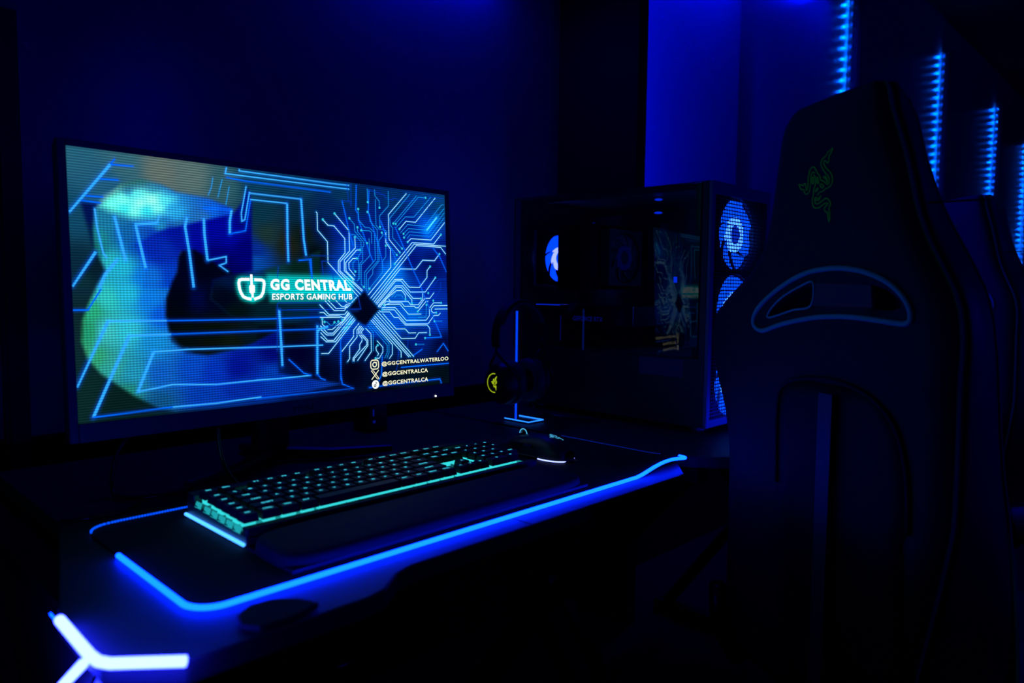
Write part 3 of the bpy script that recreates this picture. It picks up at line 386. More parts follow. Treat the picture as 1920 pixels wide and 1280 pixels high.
# ---------------------------------------------------------------- keyboard
KX0, KX1, KY0, KY1 = 0.3505, 0.808, 0.725, 0.878
kb = thing('keyboard', 'black full-size gaming keyboard with cyan backlit keys on the mouse pad', 'keyboard', (0.58, 0.81, ZD+0.0035))
zk = ZD+0.0038
def slope(y): return (y-KY0)*0.045
b = MB(); b.add([(KX0,KY0,zk),(KX1,KY0,zk),(KX1,KY1,zk),(KX0,KY1,zk),(KX0,KY0,zk+0.014),(KX1,KY0,zk+0.014),(KX1,KY1,zk+0.021),(KX0,KY1,zk+0.021)],
      [(3,2,1,0),(4,5,6,7),(0,1,5,4),(1,2,6,5),(2,3,7,6),(3,0,4,7)])
b.build('case', M_plas, kb, bevel=0.0015)
o = MB().tube([(KX0-0.0022, KY0+0.002, zk+0.0045), (KX0-0.0022, KY1-0.002, zk+0.0045)], 0.0020, 8).build('side_light', E_side, kb)
o = MB().tube([(KX1+0.0022, KY0+0.06, zk+0.0045), (KX1+0.0022, KY1-0.002, zk+0.0045)], 0.0014, 8).build('side_light', E_bdot, kb)
U = 0.01905
rows = []   # (x in units, row, width, legend)
F = ['F1','F2','F3','F4','F5','F6','F7','F8','F9','F10','F11','F12']
K = [(0.0, 0, 1, 'ESC')]
for i, f in enumerate(F): K.append(([2,3,4,5, 6.5,7.5,8.5,9.5, 11,12,13,14][i], 0, 1, f))
for i, cc in enumerate('` 1 2 3 4 5 6 7 8 9 0 - ='.split()): K.append((i, 1, 1, cc))
K.append((13, 1, 2, 'BACK'))
K.append((0, 2, 1.5, 'TAB'))
for i, cc in enumerate('QWERTYUIOP[]'): K.append((1.5+i, 2, 1, cc))
K.append((13.5, 2, 1.5, '\\'))
K.append((0, 3, 1.75, 'CAPS'))
for i, cc in enumerate("ASDFGHJKL;'"): K.append((1.75+i, 3, 1, cc))
K.append((12.75, 3, 2.25, 'ENTER'))
K.append((0, 4, 2.25, 'SHIFT'))
for i, cc in enumerate('ZXCVBNM,./'): K.append((2.25+i, 4, 1, cc))
K.append((12.25, 4, 2.75, 'SHIFT'))
for x, ww, l in ((0,1.25,'CTRL'),(1.25,1.25,'WIN'),(2.5,1.25,'ALT'),(3.75,6.25,''),(10,1.25,'ALT'),(11.25,1.25,'FN'),(12.5,1.25,'MENU'),(13.75,1.25,'CTRL')): K.append((x, 5, ww, l))
for i, l in enumerate(('PRT','SCR','PAU')): K.append((15.25+i, 0, 1, l))
for i, l in enumerate(('INS','HM','PUP')): K.append((15.25+i, 1, 1, l))
for i, l in enumerate(('DEL','END','PDN')): K.append((15.25+i, 2, 1, l))
K += [(16.25, 4, 1, '^'), (15.25, 5, 1, '<'), (16.25, 5, 1, 'v'), (17.25, 5, 1, '>')]
for i, l in enumerate(('NUM','/','*','-')): K.append((18.5+i, 1, 1, l))
for r, ls in ((2,'789'),(3,'456'),(4,'123')):
    for i, l in enumerate(ls): K.append((18.5+i, r, 1, l))
K += [(21.5, 2, 1, '+'), (21.5, 4, 1, 'ENT'), (18.5, 5, 2, '0'), (20.5, 5, 1, '.')]
K = [(x+1.12, r, w_, l) for x, r, w_, l in K]+[(0, r, 1, 'M%d' % (r+1)) for r in range(6)]
K.sort(key=lambda k: k[0]+k[2]/2)
KXS = KX0+0.004; sc = (KX1-KX0-0.008)/(22.5+1.12)
glow = MB(); stuffk = MB()
def key_geo(mb, x, r, w_, l):
    xa = KXS+x*sc+0.0008; xb = KXS+(x+w_)*sc-0.0008
    yc = KY1-0.0315-r*0.0188-(0.0045 if r else 0); ya, yb = yc-0.0088, yc+0.0088
    zz = zk+0.0232+slope(yc); h = 0.0072; ins = 0.0026
    vs = [(xa,ya,zz-0.0015),(xb,ya,zz-0.0015),(xb,yb,zz-0.0015),(xa,yb,zz-0.0015),(xa+ins*.6,ya+ins,zz+h),(xb-ins*.6,ya+ins,zz+h),(xb-ins*.6,yb-ins*.5,zz+h),(xa+ins*.6,yb-ins*.5,zz+h)]
    mb.add(vs, [(3,2,1,0),(4,5,6,7),(0,1,5,4),(1,2,6,5),(2,3,7,6),(3,0,4,7)], 0)
    if l:
        n = len(l); tw = (0.0042 if n == 1 else 0.0030*n); tw = min(tw, (xb-xa)*0.72); th = 0.0040
        tx = (xa+xb)/2-tw/2; ty = ya+0.0085
        mb.text(l, lambda a, b_: (tx+a*tw, ty+b_*th, zz+h+0.0002), 1, 0.05)
    for k in range(max(1, int(round(w_)))):
        cx = xa+(xb-xa)*(k+0.5)/max(1, int(round(w_)))
        glow.cbox((cx, yc, zz-0.0052), (0.0090+random.random()*0.005, 0.0135, 0.0066))
for i, k in enumerate(K):
    if i < 100:
        m = MB(); key_geo(m, *k); m.build('keycap', [M_key, E_leg], kb)
    else: key_geo(stuffk, *k)
o = stuffk.build('number_pad_keycaps', [M_key, E_leg], kb); o['kind'] = 'stuff'
pl = MB().box(KX0+0.003, KX1-0.004, KY0+0.0125, KY1-0.020, zk+0.0150, zk+0.0160); pl.build('key_plate', emi('plate_glow', (0.008, 0.26, 0.28), 1.0), kb)
MB().box(KX0+0.001, KX1-0.001, KY0, KY0+0.0115, zk+0.010, zk+0.0212).box(KX0+0.001, KX1-0.001, KY1-0.018, KY1, zk+0.015, zk+0.030).build('top_trim', M_plas, kb, bevel=0.001)
# glow between the arrow keys where no caps stand
glow.build('key_backlight', E_key, kb)
sk = MB()
for r in range(6):
    yc = KY1-0.0315-r*0.0188-(0.0045 if r else 0); z_ = zk+slope(yc)
    sk.add([(KX0-0.0003, yc-0.0088, z_+0.0118), (KX0-0.0003, yc+0.0085, z_+0.0118), (KX0+0.0022, yc+0.0078, z_+0.0185), (KX0+0.0022, yc-0.0080, z_+0.0185)], [(0,3,2,1),(0,1,2,3)])
sk.build('side_glow', emi('side_glow', (0.012, 0.36, 0.42), 1.0), kb)
# wrist rest
wr = thing('wrist_rest', 'padded black wrist rest in front of the keyboard', 'wrist rest', (0.58, 0.685, ZD+0.0035))
def wrf(u, v):
    a = 2*math.pi*u; hw = (0.815-0.352)/2; hy = 0.0465
    n = 5; cx, cy = 0.5800, 0.6755
    ct, stt = math.cos(a), math.sin(a); x = cx+hw*math.copysign(abs(ct)**(2/n/2.2), ct); y_ = cy+hy*math.copysign(abs(stt)**(2/n), stt)
    s_ = [1, 1, 0.985, 0.94, 0.80, 0.0][int(round(v*5))]; z_ = [0, 0.006, 0.012, 0.0155, 0.0175, 0.018][int(round(v*5))]
    yy = cy+(y_-cy)*s_; xx = cx+math.copysign(max(0, abs(x-cx)-(1-s_)*hy), x-cx) if s_ > 0 else cx+math.copysign(min(abs(x-cx), hw-hy), x-cx)
    return (xx, yy, zk+z_*(0.85+0.25*(yy-0.629)/0.093))
wg = MB().grid(wrf, 64, 6, wrapu=True); wg.add([wg.v[i] for i in range(64)], [tuple(range(63,-1,-1))])
wg.build('cushion', mat('wrist_rest_cover', (0.010, 0.010, 0.011), 0.7, 0, 0.3), wr, smooth=True)
MB().prism([(0.350,0.6285),(0.809,0.6285),(0.809,0.7225),(0.350,0.7225)], zk-0.0001, zk+0.0035).build('base_plate', M_plas, wr)
# ---------------------------------------------------------------- snake emblem helper
def emblem(mb, fn, w, mi=0, keep=None):
    for i, l in enumerate(SNAKE):
        if keep and i not in keep: continue
        pts = [(l[k], l[k+1]) for k in range(0, len(l), 2)]
        pts = [tuple(p) for p in spline([(a, b, 0) for a, b in pts], 3)]
        vs, fs = ribbon([(a, b) for a, b, _ in pts], w)
        mb.add([fn(a, b_) for a, b_ in vs], fs, mi)

# ---------------------------------------------------------------- mouse
ms = thing('computer_mouse', 'black gaming mouse with glowing emblem on the mouse pad', 'mouse', (0.905, 0.80, ZD+0.0035))
mx, my0, my1 = 0.905, 0.742, 0.868; zm = ZD+0.0037
def mw(t): return 0.0315*(1-0.16*math.sin(math.pi*min(1,max(0,(t-0.1)/0.8)))**2)*(min(1, math.sin(math.pi*(0.02+0.96*t))**0.32))
def mh(t): return 0.040*(math.sin(math.pi*(0.06+0.80*t**0.85)))**0.55*(1-0.22*t)
def mf(u, v):
    t = v; a = math.pi*u; y_ = my0+(my1-my0)*t
    return (mx-mw(t)*math.cos(a)*(0.94+0.06*math.sin(a)), y_, zm+0.002+mh(t)*math.sin(a)**0.62)
g = MB().grid(mf, 29, 30)
bt = MB().prism([(mx-mw(j/20)*0.96, my0+(my1-my0)*j/20) for j in range(21)]+[(mx+mw(j/20)*0.96, my0+(my1-my0)*j/20) for j in range(20,-1,-1)], zm, zm+0.004)
g.add(bt.v, bt.f); g.build('shell', M_plas, ms, smooth=True)
o = MB().lathe((mx, my1-0.028, zm+0.0325), [(0.0,-0.004),(0.0068,-0.004),(0.0079,-0.002),(0.0079,0.002),(0.0068,0.004),(0.0,0.004)], 'x', 24).build('scroll_wheel', M_plas_g, ms, smooth=True)
for sx in (-0.0046,):
    MB().tube([(mx+sx, my1-0.028+0.0082*math.cos(a), zm+0.0325+0.0082*math.sin(a)) for a in [math.pi*k/16 for k in range(17)]], 0.0008, 6).build('wheel_light', E_cyan, o)
# underglow around the palm end
ug = [(mx-mw(j/20)*1.02, my0+(my1-my0)*j/20, zm+0.0018) for j in range(7,-1,-1)]+[(mx+mw(j/20)*1.02, my0+(my1-my0)*j/20, zm+0.0018) for j in range(1,6)]
ug = [p for p in ug]; MB().tube(ug, 0.0011, 6).build('underglow', E_mouse, ms)
def mouse_pt(px, py):   # emblem on the palm; px across, py along
    y_ = 0.775+py*0.030; x_ = mx+px*0.030; t = (y_-my0)/(my1-my0); c = max(-0.98, min(0.98, -(x_-mx)/mw(t))); a = math.acos(c)
    return (x_, y_, zm+0.0026+mh(t)*math.sin(a)**0.62)
lg = MB(); emblem(lg, mouse_pt, 0.028, keep=(0,1,2)); lg.build('emblem', E_cyan, ms)
for k in range(2):
    y_ = 0.800+0.022*k
    MB().tube([(mx-mw((y_-my0)/(my1-my0))*0.985, y_, zm+0.020), (mx-mw((y_+0.018-my0)/(my1-my0))*0.985, y_+0.018, zm+0.020)], 0.0022, 6).build('side_button', M_plas_g, ms)
MB().tube([(mx-0.0005, y_, zm+0.0016+mh((y_-my0)/(my1-my0))) for y_ in [my1-0.004-0.002*k for k in range(9)]], 0.0006, 5).build('button_gap', M_fin, ms)

# ---------------------------------------------------------------- monitor
MX0, MY, MZ0, MW, MH, TILT = 0.2680, 0.9916, 0.8481, 0.5977, 0.3362, 0.047
mo = thing('monitor', 'wide black gaming monitor showing a neon circuit picture, standing on the desk', 'monitor', (MX0+MW/2, MY+0.06, ZD), local=True)
ML = mo.location
def sp(u, v, d=0.0):    # screen point; d = distance out of the glass, towards the user
    return (MX0+MW*u-ML.x, MY+MH*v*math.sin(TILT)-d*math.cos(TILT)-ML.y, MZ0+MH*v*math.cos(TILT)+d*math.sin(TILT)-ML.z)
def box_s(mb, u0, u1, v0, v1, d0, d1, mi=0):
    return mb.add([sp(u0,v0,d1),sp(u1,v0,d1),sp(u1,v0,d0),sp(u0,v0,d0),sp(u0,v1,d1),sp(u1,v1,d1),sp(u1,v1,d0),sp(u0,v1,d0)],
                  [(3,2,1,0),(4,5,6,7),(0,1,5,4),(1,2,6,5),(2,3,7,6),(3,0,4,7)], mi)
eu, ev = 0.010/MW, 0.0085/MH; cv = 0.0235/MH
bz = MB()
box_s(bz, -eu, 0.0, -cv, 1+ev, -0.012, 0.0015); box_s(bz, 1.0, 1+eu, -cv, 1+ev, -0.012, 0.0015)
box_s(bz, 0.0, 1.0, 1.0, 1+ev, -0.012, 0.0015); box_s(bz, 0.0, 1.0, -cv, 0.0, -0.012, 0.003)
bz.build('bezel', M_bezel, mo, bevel=0.001)
bk = MB(); box_s(bk, -eu*0.9, 1+eu*0.9, -cv*0.9, 1+ev*0.9, -0.026, -0.0122); box_s(bk, 0.12, 0.88, 0.12, 0.88, -0.050, -0.026)
bk.build('rear_housing', M_plas, mo, bevel=0.004)
# stand
s_ = MB(); cx = 0.5-0.0; 
s_.box(-0.028, 0.028, 0.02, 0.045, 0.012, 0.34); s_.build('stand_column', M_plas, mo, bevel=0.004)
s2 = MB(); s2.box(-0.035, 0.035, -0.012, 0.021, 0.22, 0.30); s2.build('stand_bracket', M_plas, mo, bevel=0.003)
for sgn in (-1, 1):
    f_ = MB(); f_.tube([(0, 0.035, 0.0135), (sgn*0.08, -0.02, 0.0105), (sgn*0.17, -0.060, 0.0115)], [0.012, 0.009, 0.006], 8); f_.build('stand_foot', M_plas, mo)
f_ = MB(); f_.tube([(0, 0.03, 0.0135), (0, 0.13, 0.0085)], [0.012, 0.007], 8); f_.build('stand_foot', M_plas, mo)
# picture: coarse colour field held as mesh colours, finer strokes and lettering as flat shapes
NU, NV = 300, 170
uu, vv = np.meshgrid(np.linspace(0, 1, NU), np.linspace(0, 1, NV))
X = uu.ravel()*MW/MH; Y = vv.ravel()
def lin(c):
    c = np.asarray(c, float)/255; return np.where(c <= 0.04045, c/12.92, ((c+0.055)/1.055)**2.4)
def idw(samples, X, Y):
    s = np.array(samples, float); sx = s[:,0]/1e4*MW/MH; sy = s[:,1]/1e4; c = s[:,2:5]
    wsum = np.zeros_like(X); acc = np.zeros((len(X), 3))
    for k in range(len(s)):
        w_ = 1/((X-sx[k])**2+(Y-sy[k])**2+2e-4)**1.6; wsum += w_; acc += w_[:,None]*c[k]
    return acc/wsum[:,None]
def pmask(poly, soft=0.005):
    px = np.array(poly[0::2])/1e4*MW/MH; py = np.array(poly[1::2])/1e4; n = len(px); ins = np.zeros(len(X), bool); dmin = np.full(len(X), 9.0)
    for i in range(n):
        x0, y0, x1, y1 = px[i], py[i], px[(i+1)%n], py[(i+1)%n]
        c = ((y0 > Y) != (y1 > Y))
        with np.errstate(divide='ignore', invalid='ignore'): xi = (x1-x0)*(Y-y0)/((y1-y0) if y1 != y0 else 1e-9)+x0
        ins ^= (c & (X < xi))
        dx, dy = x1-x0, y1-y0; t = np.clip(((X-x0)*dx+(Y-y0)*dy)/(dx*dx+dy*dy+1e-12), 0, 1)
        dmin = np.minimum(dmin, np.hypot(X-x0-t*dx, Y-y0-t*dy))
    sd = np.where(ins, dmin, -dmin); return np.clip(sd/soft*0.5+0.5, 0, 1)
col = idw(REG[0][1], X, Y)
for ri, (poly, smp) in enumerate(REG[1:]):
    m_ = pmask(poly, 0.02 if ri == 3 else 0.007)[:, None]; col = col*(1-m_)+idw(smp, X, Y)*m_
m3 = pmask(REG[3][0], 0.01); hi = np.clip((col[:,2]-150)/80, 0, 1)*m3; col[:,1] *= 1-0.12*m3+0.22*hi; col[:,0] *= 1-0.35*m3; col[:,2] = np.maximum(col[:,2], col[:,1]*0.74*m3); col[:,1] = np.minimum(col[:,1], col[:,2]*1.3+10)
col = lin(col)
# moire dot raster on the lit body
ras = pmask(REG[3][0], 0.01)
col *= (1+0.24*ras*np.sign(np.sin(uu.ravel()*NU*math.pi*0.999)))[:, None]
# streaks in the bright band
def dseg(pts):
    d = np.full(len(X), 9.0)
    for i in range(len(pts)-1):
        x0, y0 = pts[i]; x1, y1 = pts[i+1]; dx, dy = x1-x0, y1-y0
        t = np.clip(((X-x0)*dx+(Y-y0)*dy)/(dx*dx+dy*dy+1e-12), 0, 1); d = np.minimum(d, np.hypot(X-x0-t*dx, Y-y0-t*dy))
    return d
HALO = dict(t=((0, 0.10, 0.38), 0.0055), c=((0, 0.03, 0.16), 0.0045), b=((0, 0.015, 0.20), 0.007), m=((0, 0.004, 0.07), 0.006),
            k=((0, 0.05, 0.40), 0.009), l=((0, 0.05, 0.30), 0.006), h=((0.0, 0.22, 0.8), 0.016))
def uvl(f): return [(f[i]/1e4*MW/MH, f[i+1]/1e4) for i in range(0, len(f), 2)]
for cl, f, dots_ in LINES:
    c, s = HALO[cl]; d = dseg(uvl(f)); col += np.exp(-(d/s)**2)[:, None]*np.array(c)*0.8
# green-cyan glow around the lettering
for key_, amp, sg in (('gg', 0.75, 0.016), ('es', 0.42, 0.010)):
    p = TXT[key_]; x0 = min(p[0::2])/1e4*MW/MH; x1 = max(p[0::2])/1e4*MW/MH; y0 = min(p[1::2])/1e4; y1 = max(p[1::2])/1e4
    d = np.hypot(np.maximum(0, np.maximum(x0-X, X-x1)), np.maximum(0, np.maximum(y0-Y, Y-y1)))
    col += (np.exp(-(d/sg)**2)*amp)[:, None]*np.array((0.0, 0.62, 0.62))
for kk in ('left', 'right'):
    col += np.exp(-(dseg(uvl(LOGO[kk]))/0.011)**2)[:, None]*np.array((0.0, 0.62, 0.58))
col += np.exp(-(dseg(uvl(LOGO['body']))/0.015)**2)[:, None]*np.array((0.0, 0.45, 0.42))
col = np.clip(col, 0, 3)
scr = MB()
vs = [sp(a, b_) for a, b_ in zip(uu.ravel(), vv.ravel())]
scr.add(vs, [(j*NU+i, j*NU+i+1, (j+1)*NU+i+1, (j+1)*NU+i) for j in range(NV-1) for i in range(NU-1)], 0)
MATI = dict(t=1, c=2, b=3, m=4, k=5, l=6, h=7); WID = dict(t=0.0011, c=0.0009, b=0.0019, m=0.0010, k=0.0034, l=0.0019, h=0.0026)
def s2d(a, b_, d): return sp(a*MH/MW, b_, d)       # from aspect-true 2-D to the screen
for n_, (cl, f, dots_) in enumerate(LINES):
    pts = uvl(f); vs2, fs2 = ribbon(pts, WID[cl]/MH); d = 0.0003+0.000003*(n_%60)
    scr.add([s2d(min(max(a,0),MW/MH), min(max(b_,0),1), d) for a, b_ in vs2], fs2, MATI[cl])
    for k in dots_:
        vs2, fs2 = disc(pts[k], 0.0060); scr.add([s2d(a, b_, 0.0005) for a, b_ in vs2], fs2, 8)
def stroke(flat, w_, mi, d=0.0007):
    vs2, fs2 = ribbon(uvl(flat), w_); scr.add([s2d(a, b_, d) for a, b_ in vs2], fs2, mi)
stroke(LOGO['left'], 0.0125, 9); stroke(LOGO['right'], 0.0125, 9); stroke(LOGO['stem'], 0.011, 9); stroke(LOGO['stem2'], 0.010, 9)
pb = uvl(LOGO['body']); scr.add([s2d(a, b_, 0.0008) for a, b_ in pb], [tuple(range(len(pb)))], 9)
def txt(key_, body, mi, bold, space=1.0, d=0.0009):
    p = [t/1e4 for t in TXT[key_]]; bl, br, tr, tl = (p[0],p[1]), (p[2],p[3]), (p[4],p[5]), (p[6],p[7])
    def fn(a, b_):
        u = (bl[0]*(1-a)+br[0]*a)*(1-b_)+(tl[0]*(1-a)+tr[0]*a)*b_; v = (bl[1]*(1-a)+br[1]*a)*(1-b_)+(tl[1]*(1-a)+tr[1]*a)*b_
        return sp(u, v, d)
    scr.text(body, fn, mi, bold, space)
txt('gg', 'GG CENTRAL', 9, 0.05, 1.15); txt('es', 'ESPORTS GAMING HUB', 9, 0.022, 1.1)
txt('s1', '@GGCENTRALWATERLOO', 10, 0.03, 1.12); txt('s2', '@GGCENTRALCA', 10, 0.03, 1.12); txt('s3', '@GGCENTRALCA', 10, 0.03, 1.12)
def icon(key_):
    p = [t/1e4 for t in TXT[key_]]; x0 = (p[0]+p[6])/2*MW/MH; x1 = (p[2]+p[4])/2*MW/MH; y0 = (p[1]+p[3])/2; y1 = (p[5]+p[7])/2
    return x0, x1, y0, y1
x0, x1, y0, y1 = icon('ig'); rc = (x1-x0)*0.28; pts = []
for cx_, cy_, a0 in ((x1-rc,y0+rc,-90),(x1-rc,y1-rc,0),(x0+rc,y1-rc,90),(x0+rc,y0+rc,180)):
    for i in range(6): a = math.radians(a0+18*i); pts.append((cx_+rc*math.cos(a), cy_+rc*math.sin(a)))
pts.append(pts[0]); vs2, fs2 = ribbon(pts, 0.0055); scr.add([s2d(a, b_, 0.0009) for a, b_ in vs2], fs2, 10)
cx_, cy_ = (x0+x1)/2, (y0+y1)/2; R_ = (x1-x0)*0.24
vs2, fs2 = ribbon([(cx_+R_*math.cos(t), cy_+R_*math.sin(t)) for t in [2*math.pi*k/20 for k in range(21)]], 0.0055); scr.add([s2d(a, b_, 0.0009) for a, b_ in vs2], fs2, 10)
vs2, fs2 = disc((x1-rc*0.95, y1-rc*0.95), 0.003); scr.add([s2d(a, b_, 0.0009) for a, b_ in vs2], fs2, 10)
x0, x1, y0, y1 = icon('xx')
for off in (0.0, 0.012):
    vs2, fs2 = ribbon([(x0+off, y1), (x1-0.012+off, y0)], 0.0036); scr.add([s2d(a, b_, 0.0010) for a, b_ in vs2], fs2, 10)
vs2, fs2 = ribbon([(x0+0.001, y1-0.001), (x0+0.014, y1-0.001)], 0.003); scr.add([s2d(a, b_, 0.0010) for a, b_ in vs2], fs2, 10)
vs2, fs2 = ribbon([(x1-0.014, y0+0.001), (x1-0.001, y0+0.001)], 0.003); scr.add([s2d(a, b_, 0.0010) for a, b_ in vs2], fs2, 10)
vs2, fs2 = ribbon([(x1-0.002, y1), (x0+0.002, y0)], 0.0050); scr.add([s2d(a, b_, 0.0009) for a, b_ in vs2], fs2, 10)
x0, x1, y0, y1 = icon('tt'); cx_, cy_ = (x0+x1)/2, (y0+y1)/2; R_ = (y1-y0)/2
vs2, fs2 = disc((cx_, cy_), R_*1.0, 28); scr.add([s2d(a, b_, 0.0009) for a, b_ in vs2], fs2, 9)
for pts in ([(cx_+R_*0.42, cy_+R_*0.22), (cx_+R_*0.22, cy_+R_*0.32), (cx_+R_*0.10, cy_+R_*0.58), (cx_+R_*0.08, cy_-R_*0.28)],
            [(cx_+R_*0.08+R_*0.24*(math.cos(t)-1), cy_-R_*0.28+R_*0.24*math.sin(t)) for t in [2*math.pi*k/14 for k in range(15)]]):
    vs2, fs2 = ribbon(pts, R_*0.16); scr.add([s2d(a, b_, 0.0011) for a, b_ in vs2], fs2, 11)
SCN = 0.52
SM = [emi('screen_picture', (1,1,1), 1.0, SCN, True), emi('screen_trace_white', (0.48, 0.95, 1.15), 1.0, 0.10), emi('screen_trace_cyan', (0.01, 0.33, 0.85), 1.0, 0.35),
      emi('screen_neon_blue', (0.0, 0.13, 0.95), 1.0, 0.4), emi('screen_neon_dim', (0.0, 0.04, 0.45), 1.0, 0.4), emi('screen_neon_wide', (0.03, 0.40, 1.1), 1.0, 0.4),
      emi('screen_neon_line', (0.04, 0.42, 1.05), 1.0, 0.25), emi('screen_highlight', (0.10, 0.8, 1.2), 1.0), emi('screen_dots', (0.03, 0.58, 0.75), 1.0),
      emi('screen_white', (0.95, 1.0, 1.0), 1.1, 0.06), emi('screen_cream', (0.95, 0.90, 0.62), 1.0), emi('screen_black', (0, 0, 0), 0.0)]
so = scr.build('screen', SM, mo)
ca = so.data.color_attributes.new('picture', 'FLOAT_COLOR', 'POINT')
allc = np.zeros((len(so.data.vertices), 4), np.float32); allc[:, 3] = 1; allc[:len(col), :3] = col
ca.data.foreach_set('color', allc.ravel())
lb = MB(); lb.text('msi', lambda a, b_: sp(0.478+0.058*a, -cv*0.72+cv*0.42*b_, 0.0033), 0, 0.03); lb.build('badge', M_msi, mo)
lb = MB(); lb.lathe((0, 0, 0), [(0.0, 0), (0.0018, 0), (0.0018, 0.0012), (0, 0.0012)], 'y', 12)
c0 = sp(0.940, -cv*0.85, 0.0042); lb.v = [(a+c0[0], b_+c0[1], c+c0[2]) for a, b_, c in lb.v]; lb.build('power_light', E_dot, mo)

# ---------------------------------------------------------------- small box and cables behind the monitor
bx = thing('network_hub', 'small dark box with tiny lights on the desk behind the monitor', 'hub', (0.845, 1.20, ZD))
MB().box(0.823, 0.868, 1.180, 1.235, ZD, ZD+0.052).build('case', M_plas_g, bx, bevel=0.003)
MB().box(0.832, 0.835, 1.1785, 1.1795, ZD+0.030, ZD+0.043).box(0.832, 0.838, 1.1785, 1.1795, ZD+0.016, ZD+0.021).build('indicator', E_dim, bx)
def cable(pts, r, label, m=None):
    P = spline(pts, 8); return tag(MB().tube(P, r, 8).build('cable', m or M_plas_g, None, smooth=True), label, 'cable')
cable([(0.46, 1.16, ZD+0.20), (0.40, 1.08, ZD+0.12), (0.335, 1.06, ZD+0.06), (0.32, 1.045, ZD+0.010), (0.325, 1.01, ZD+0.0045), (0.36, 0.99, ZD+0.0045), (0.40, 0.985, ZD+0.0045)], 0.0028, 'thin dark cable drooping behind the left end of the monitor onto the desk')
cable([(0.545, 1.14, ZD+0.30), (0.49, 1.08, ZD+0.16), (0.44, 0.99, ZD+0.085), (0.425, 0.935, ZD+0.04), (0.435, 0.905, ZD+0.014)], 0.0030, 'dark keyboard cable running from behind the monitor to the keyboard')
cable([(0.24, 0.97, ZD+0.0022), (0.262, 0.958, ZD+0.0022), (0.30, 0.955, ZD+0.0022), (0.34, 0.99, ZD+0.0022)], 0.0018, 'very thin cable lying along the back left corner of the mouse pad')
cable([(0.30, 0.66, 0.655), (0.359, 0.62, 0.644), (0.40, 0.61, 0.641), (0.445, 0.62, 0.642), (0.56, 0.63, 0.648), (0.677, 0.64, 0.657), (0.76, 0.70, 0.68), (0.80, 0.80, 0.70)], 0.0025, 'dark cable hanging under the front of the desk')

# ---------------------------------------------------------------- headset stand and headset
hs = thing('headset_stand', 'slim headset stand with a glowing rod and glowing rectangular base', 'headset stand', (1.128, 1.06, ZD))
hb = MB(); bx0, bx1, by0, by1 = 1.111, 1.157, 1.022, 1.092
hb.box(bx0, bx1, by0, by1, ZD, ZD+0.004); hb.build('base', M_acr, hs, bevel=0.001)
MB().tube([(bx0,by1,ZD+0.0046),(bx0,by0,ZD+0.0046),(bx1,by0,ZD+0.0046),(bx1,by1,ZD+0.0046)], 0.0012, 6).build('base_light', E_base, hs)
MB().cyl((1.1225,1.07,ZD+0.004),(1.1225,1.07,0.972),0.0024,n=10).build('rod', E_rod, hs)
MB().tube([(1.100,1.07,0.9755),(1.112,1.07,0.9795),(1.1225,1.07,0.981),(1.134,1.07,0.9795),(1.146,1.07,0.9755)],0.005,10).build('hook', M_plas, hs)
hd = thing('headset', 'black over-ear headset with yellow-green emblem hanging on the lit stand', 'headset', (1.13, 1.07, 0.86))
HC, HZ = 1.1325, 0.918
arc = [(HC+0.073*math.cos(a), 1.07, HZ+0.077*math.sin(a)) for a in [math.pi*k/24 for k in range(-2, 27)]]
def flat_arc(arc, t, w_):
    m = MB(); n = len(arc); vs = []
    for i, p in enumerate(arc):
        d = Vector(p)-Vector((HC, 1.07, HZ)); d.normalize()
        for s1, s2 in ((-1,-1),(1,-1),(1,1),(-1,1)): vs.append((p[0]+d.x*t*s1, p[1]+w_*s2, p[2]+d.z*t*s1))
    fs = [(i*4+j, i*4+(j+1)%4, i*4+4+(j+1)%4, i*4+4+j) for i in range(n-1) for j in range(4)]+[(3,2,1,0),(n*4-4,n*4-3,n*4-2,n*4-1)]
    return m.add(vs, fs)
flat_arc(arc, 0.0022, 0.011).build('headband', M_plas, hd, bevel=0.001)
arc2 = [(HC+0.066*math.cos(a), 1.07, HZ+0.070*math.sin(a)) for a in [math.pi*k/24 for k in range(3, 22)]]
flat_arc(arc2, 0.0035, 0.013).build('headband_pad', M_cush, hd, bevel=0.002)
for sgn in (-1, 1):
    cxx = HC-0.002+sgn*0.038; cz = 0.822
    yk = MB(); yk.tube([(HC+sgn*0.073, 1.07, HZ-0.006), (HC+sgn*0.0705, 1.07, 0.887), (HC+sgn*0.062, 1.045, 0.862), (HC+0.006+sgn*0.052, 1.024, 0.832)], 0.003, 8)
    yk.tube([(HC+sgn*0.0705, 1.07, 0.887), (HC+sgn*0.062, 1.095, 0.862), (HC+0.006+sgn*0.052, 1.116, 0.832)], 0.003, 8); yk.build('yoke', M_metal, hd, smooth=True)
    cup = MB().lathe((cxx+sgn*0.010, 1.07, cz), [(0.0, sgn*0.0255), (0.026, sgn*0.0255), (0.036, sgn*0.020), (0.043, sgn*0.008), (0.045, 0.0), (0.044, -sgn*0.004), (0.0, -sgn*0.004)], 'x', 36)
    cup.build('ear_cup', M_plas, hd, smooth=True)
    cs = MB().lathe((cxx-sgn*0.008, 1.07, cz), [(0.022, sgn*0.013), (0.042, sgn*0.013), (0.047, sgn*0.006), (0.048, 0.0), (0.046, -sgn*0.008), (0.038, -sgn*0.014), (0.028, -sgn*0.012), (0.022, -sgn*0.002)], 'x', 36, loop=True)
    cs.build('ear_cushion', M_cush, hd, smooth=True)
lx = HC-0.002-0.038-0.010-0.0262
em = MB(); vs2, fs2 = ribbon([(0.0195*math.cos(t), 0.0195*math.sin(t)) for t in [2*math.pi*k/40 for k in range(9, 32)]], 0.0022)
em.add([(lx, 1.07-a, 0.824+b_) for a, b_ in vs2], fs2)
emblem(em, lambda a, b_: (lx, 1.07-a*0.028, 0.824+b_*0.028), 0.06, keep=(0,1,2))
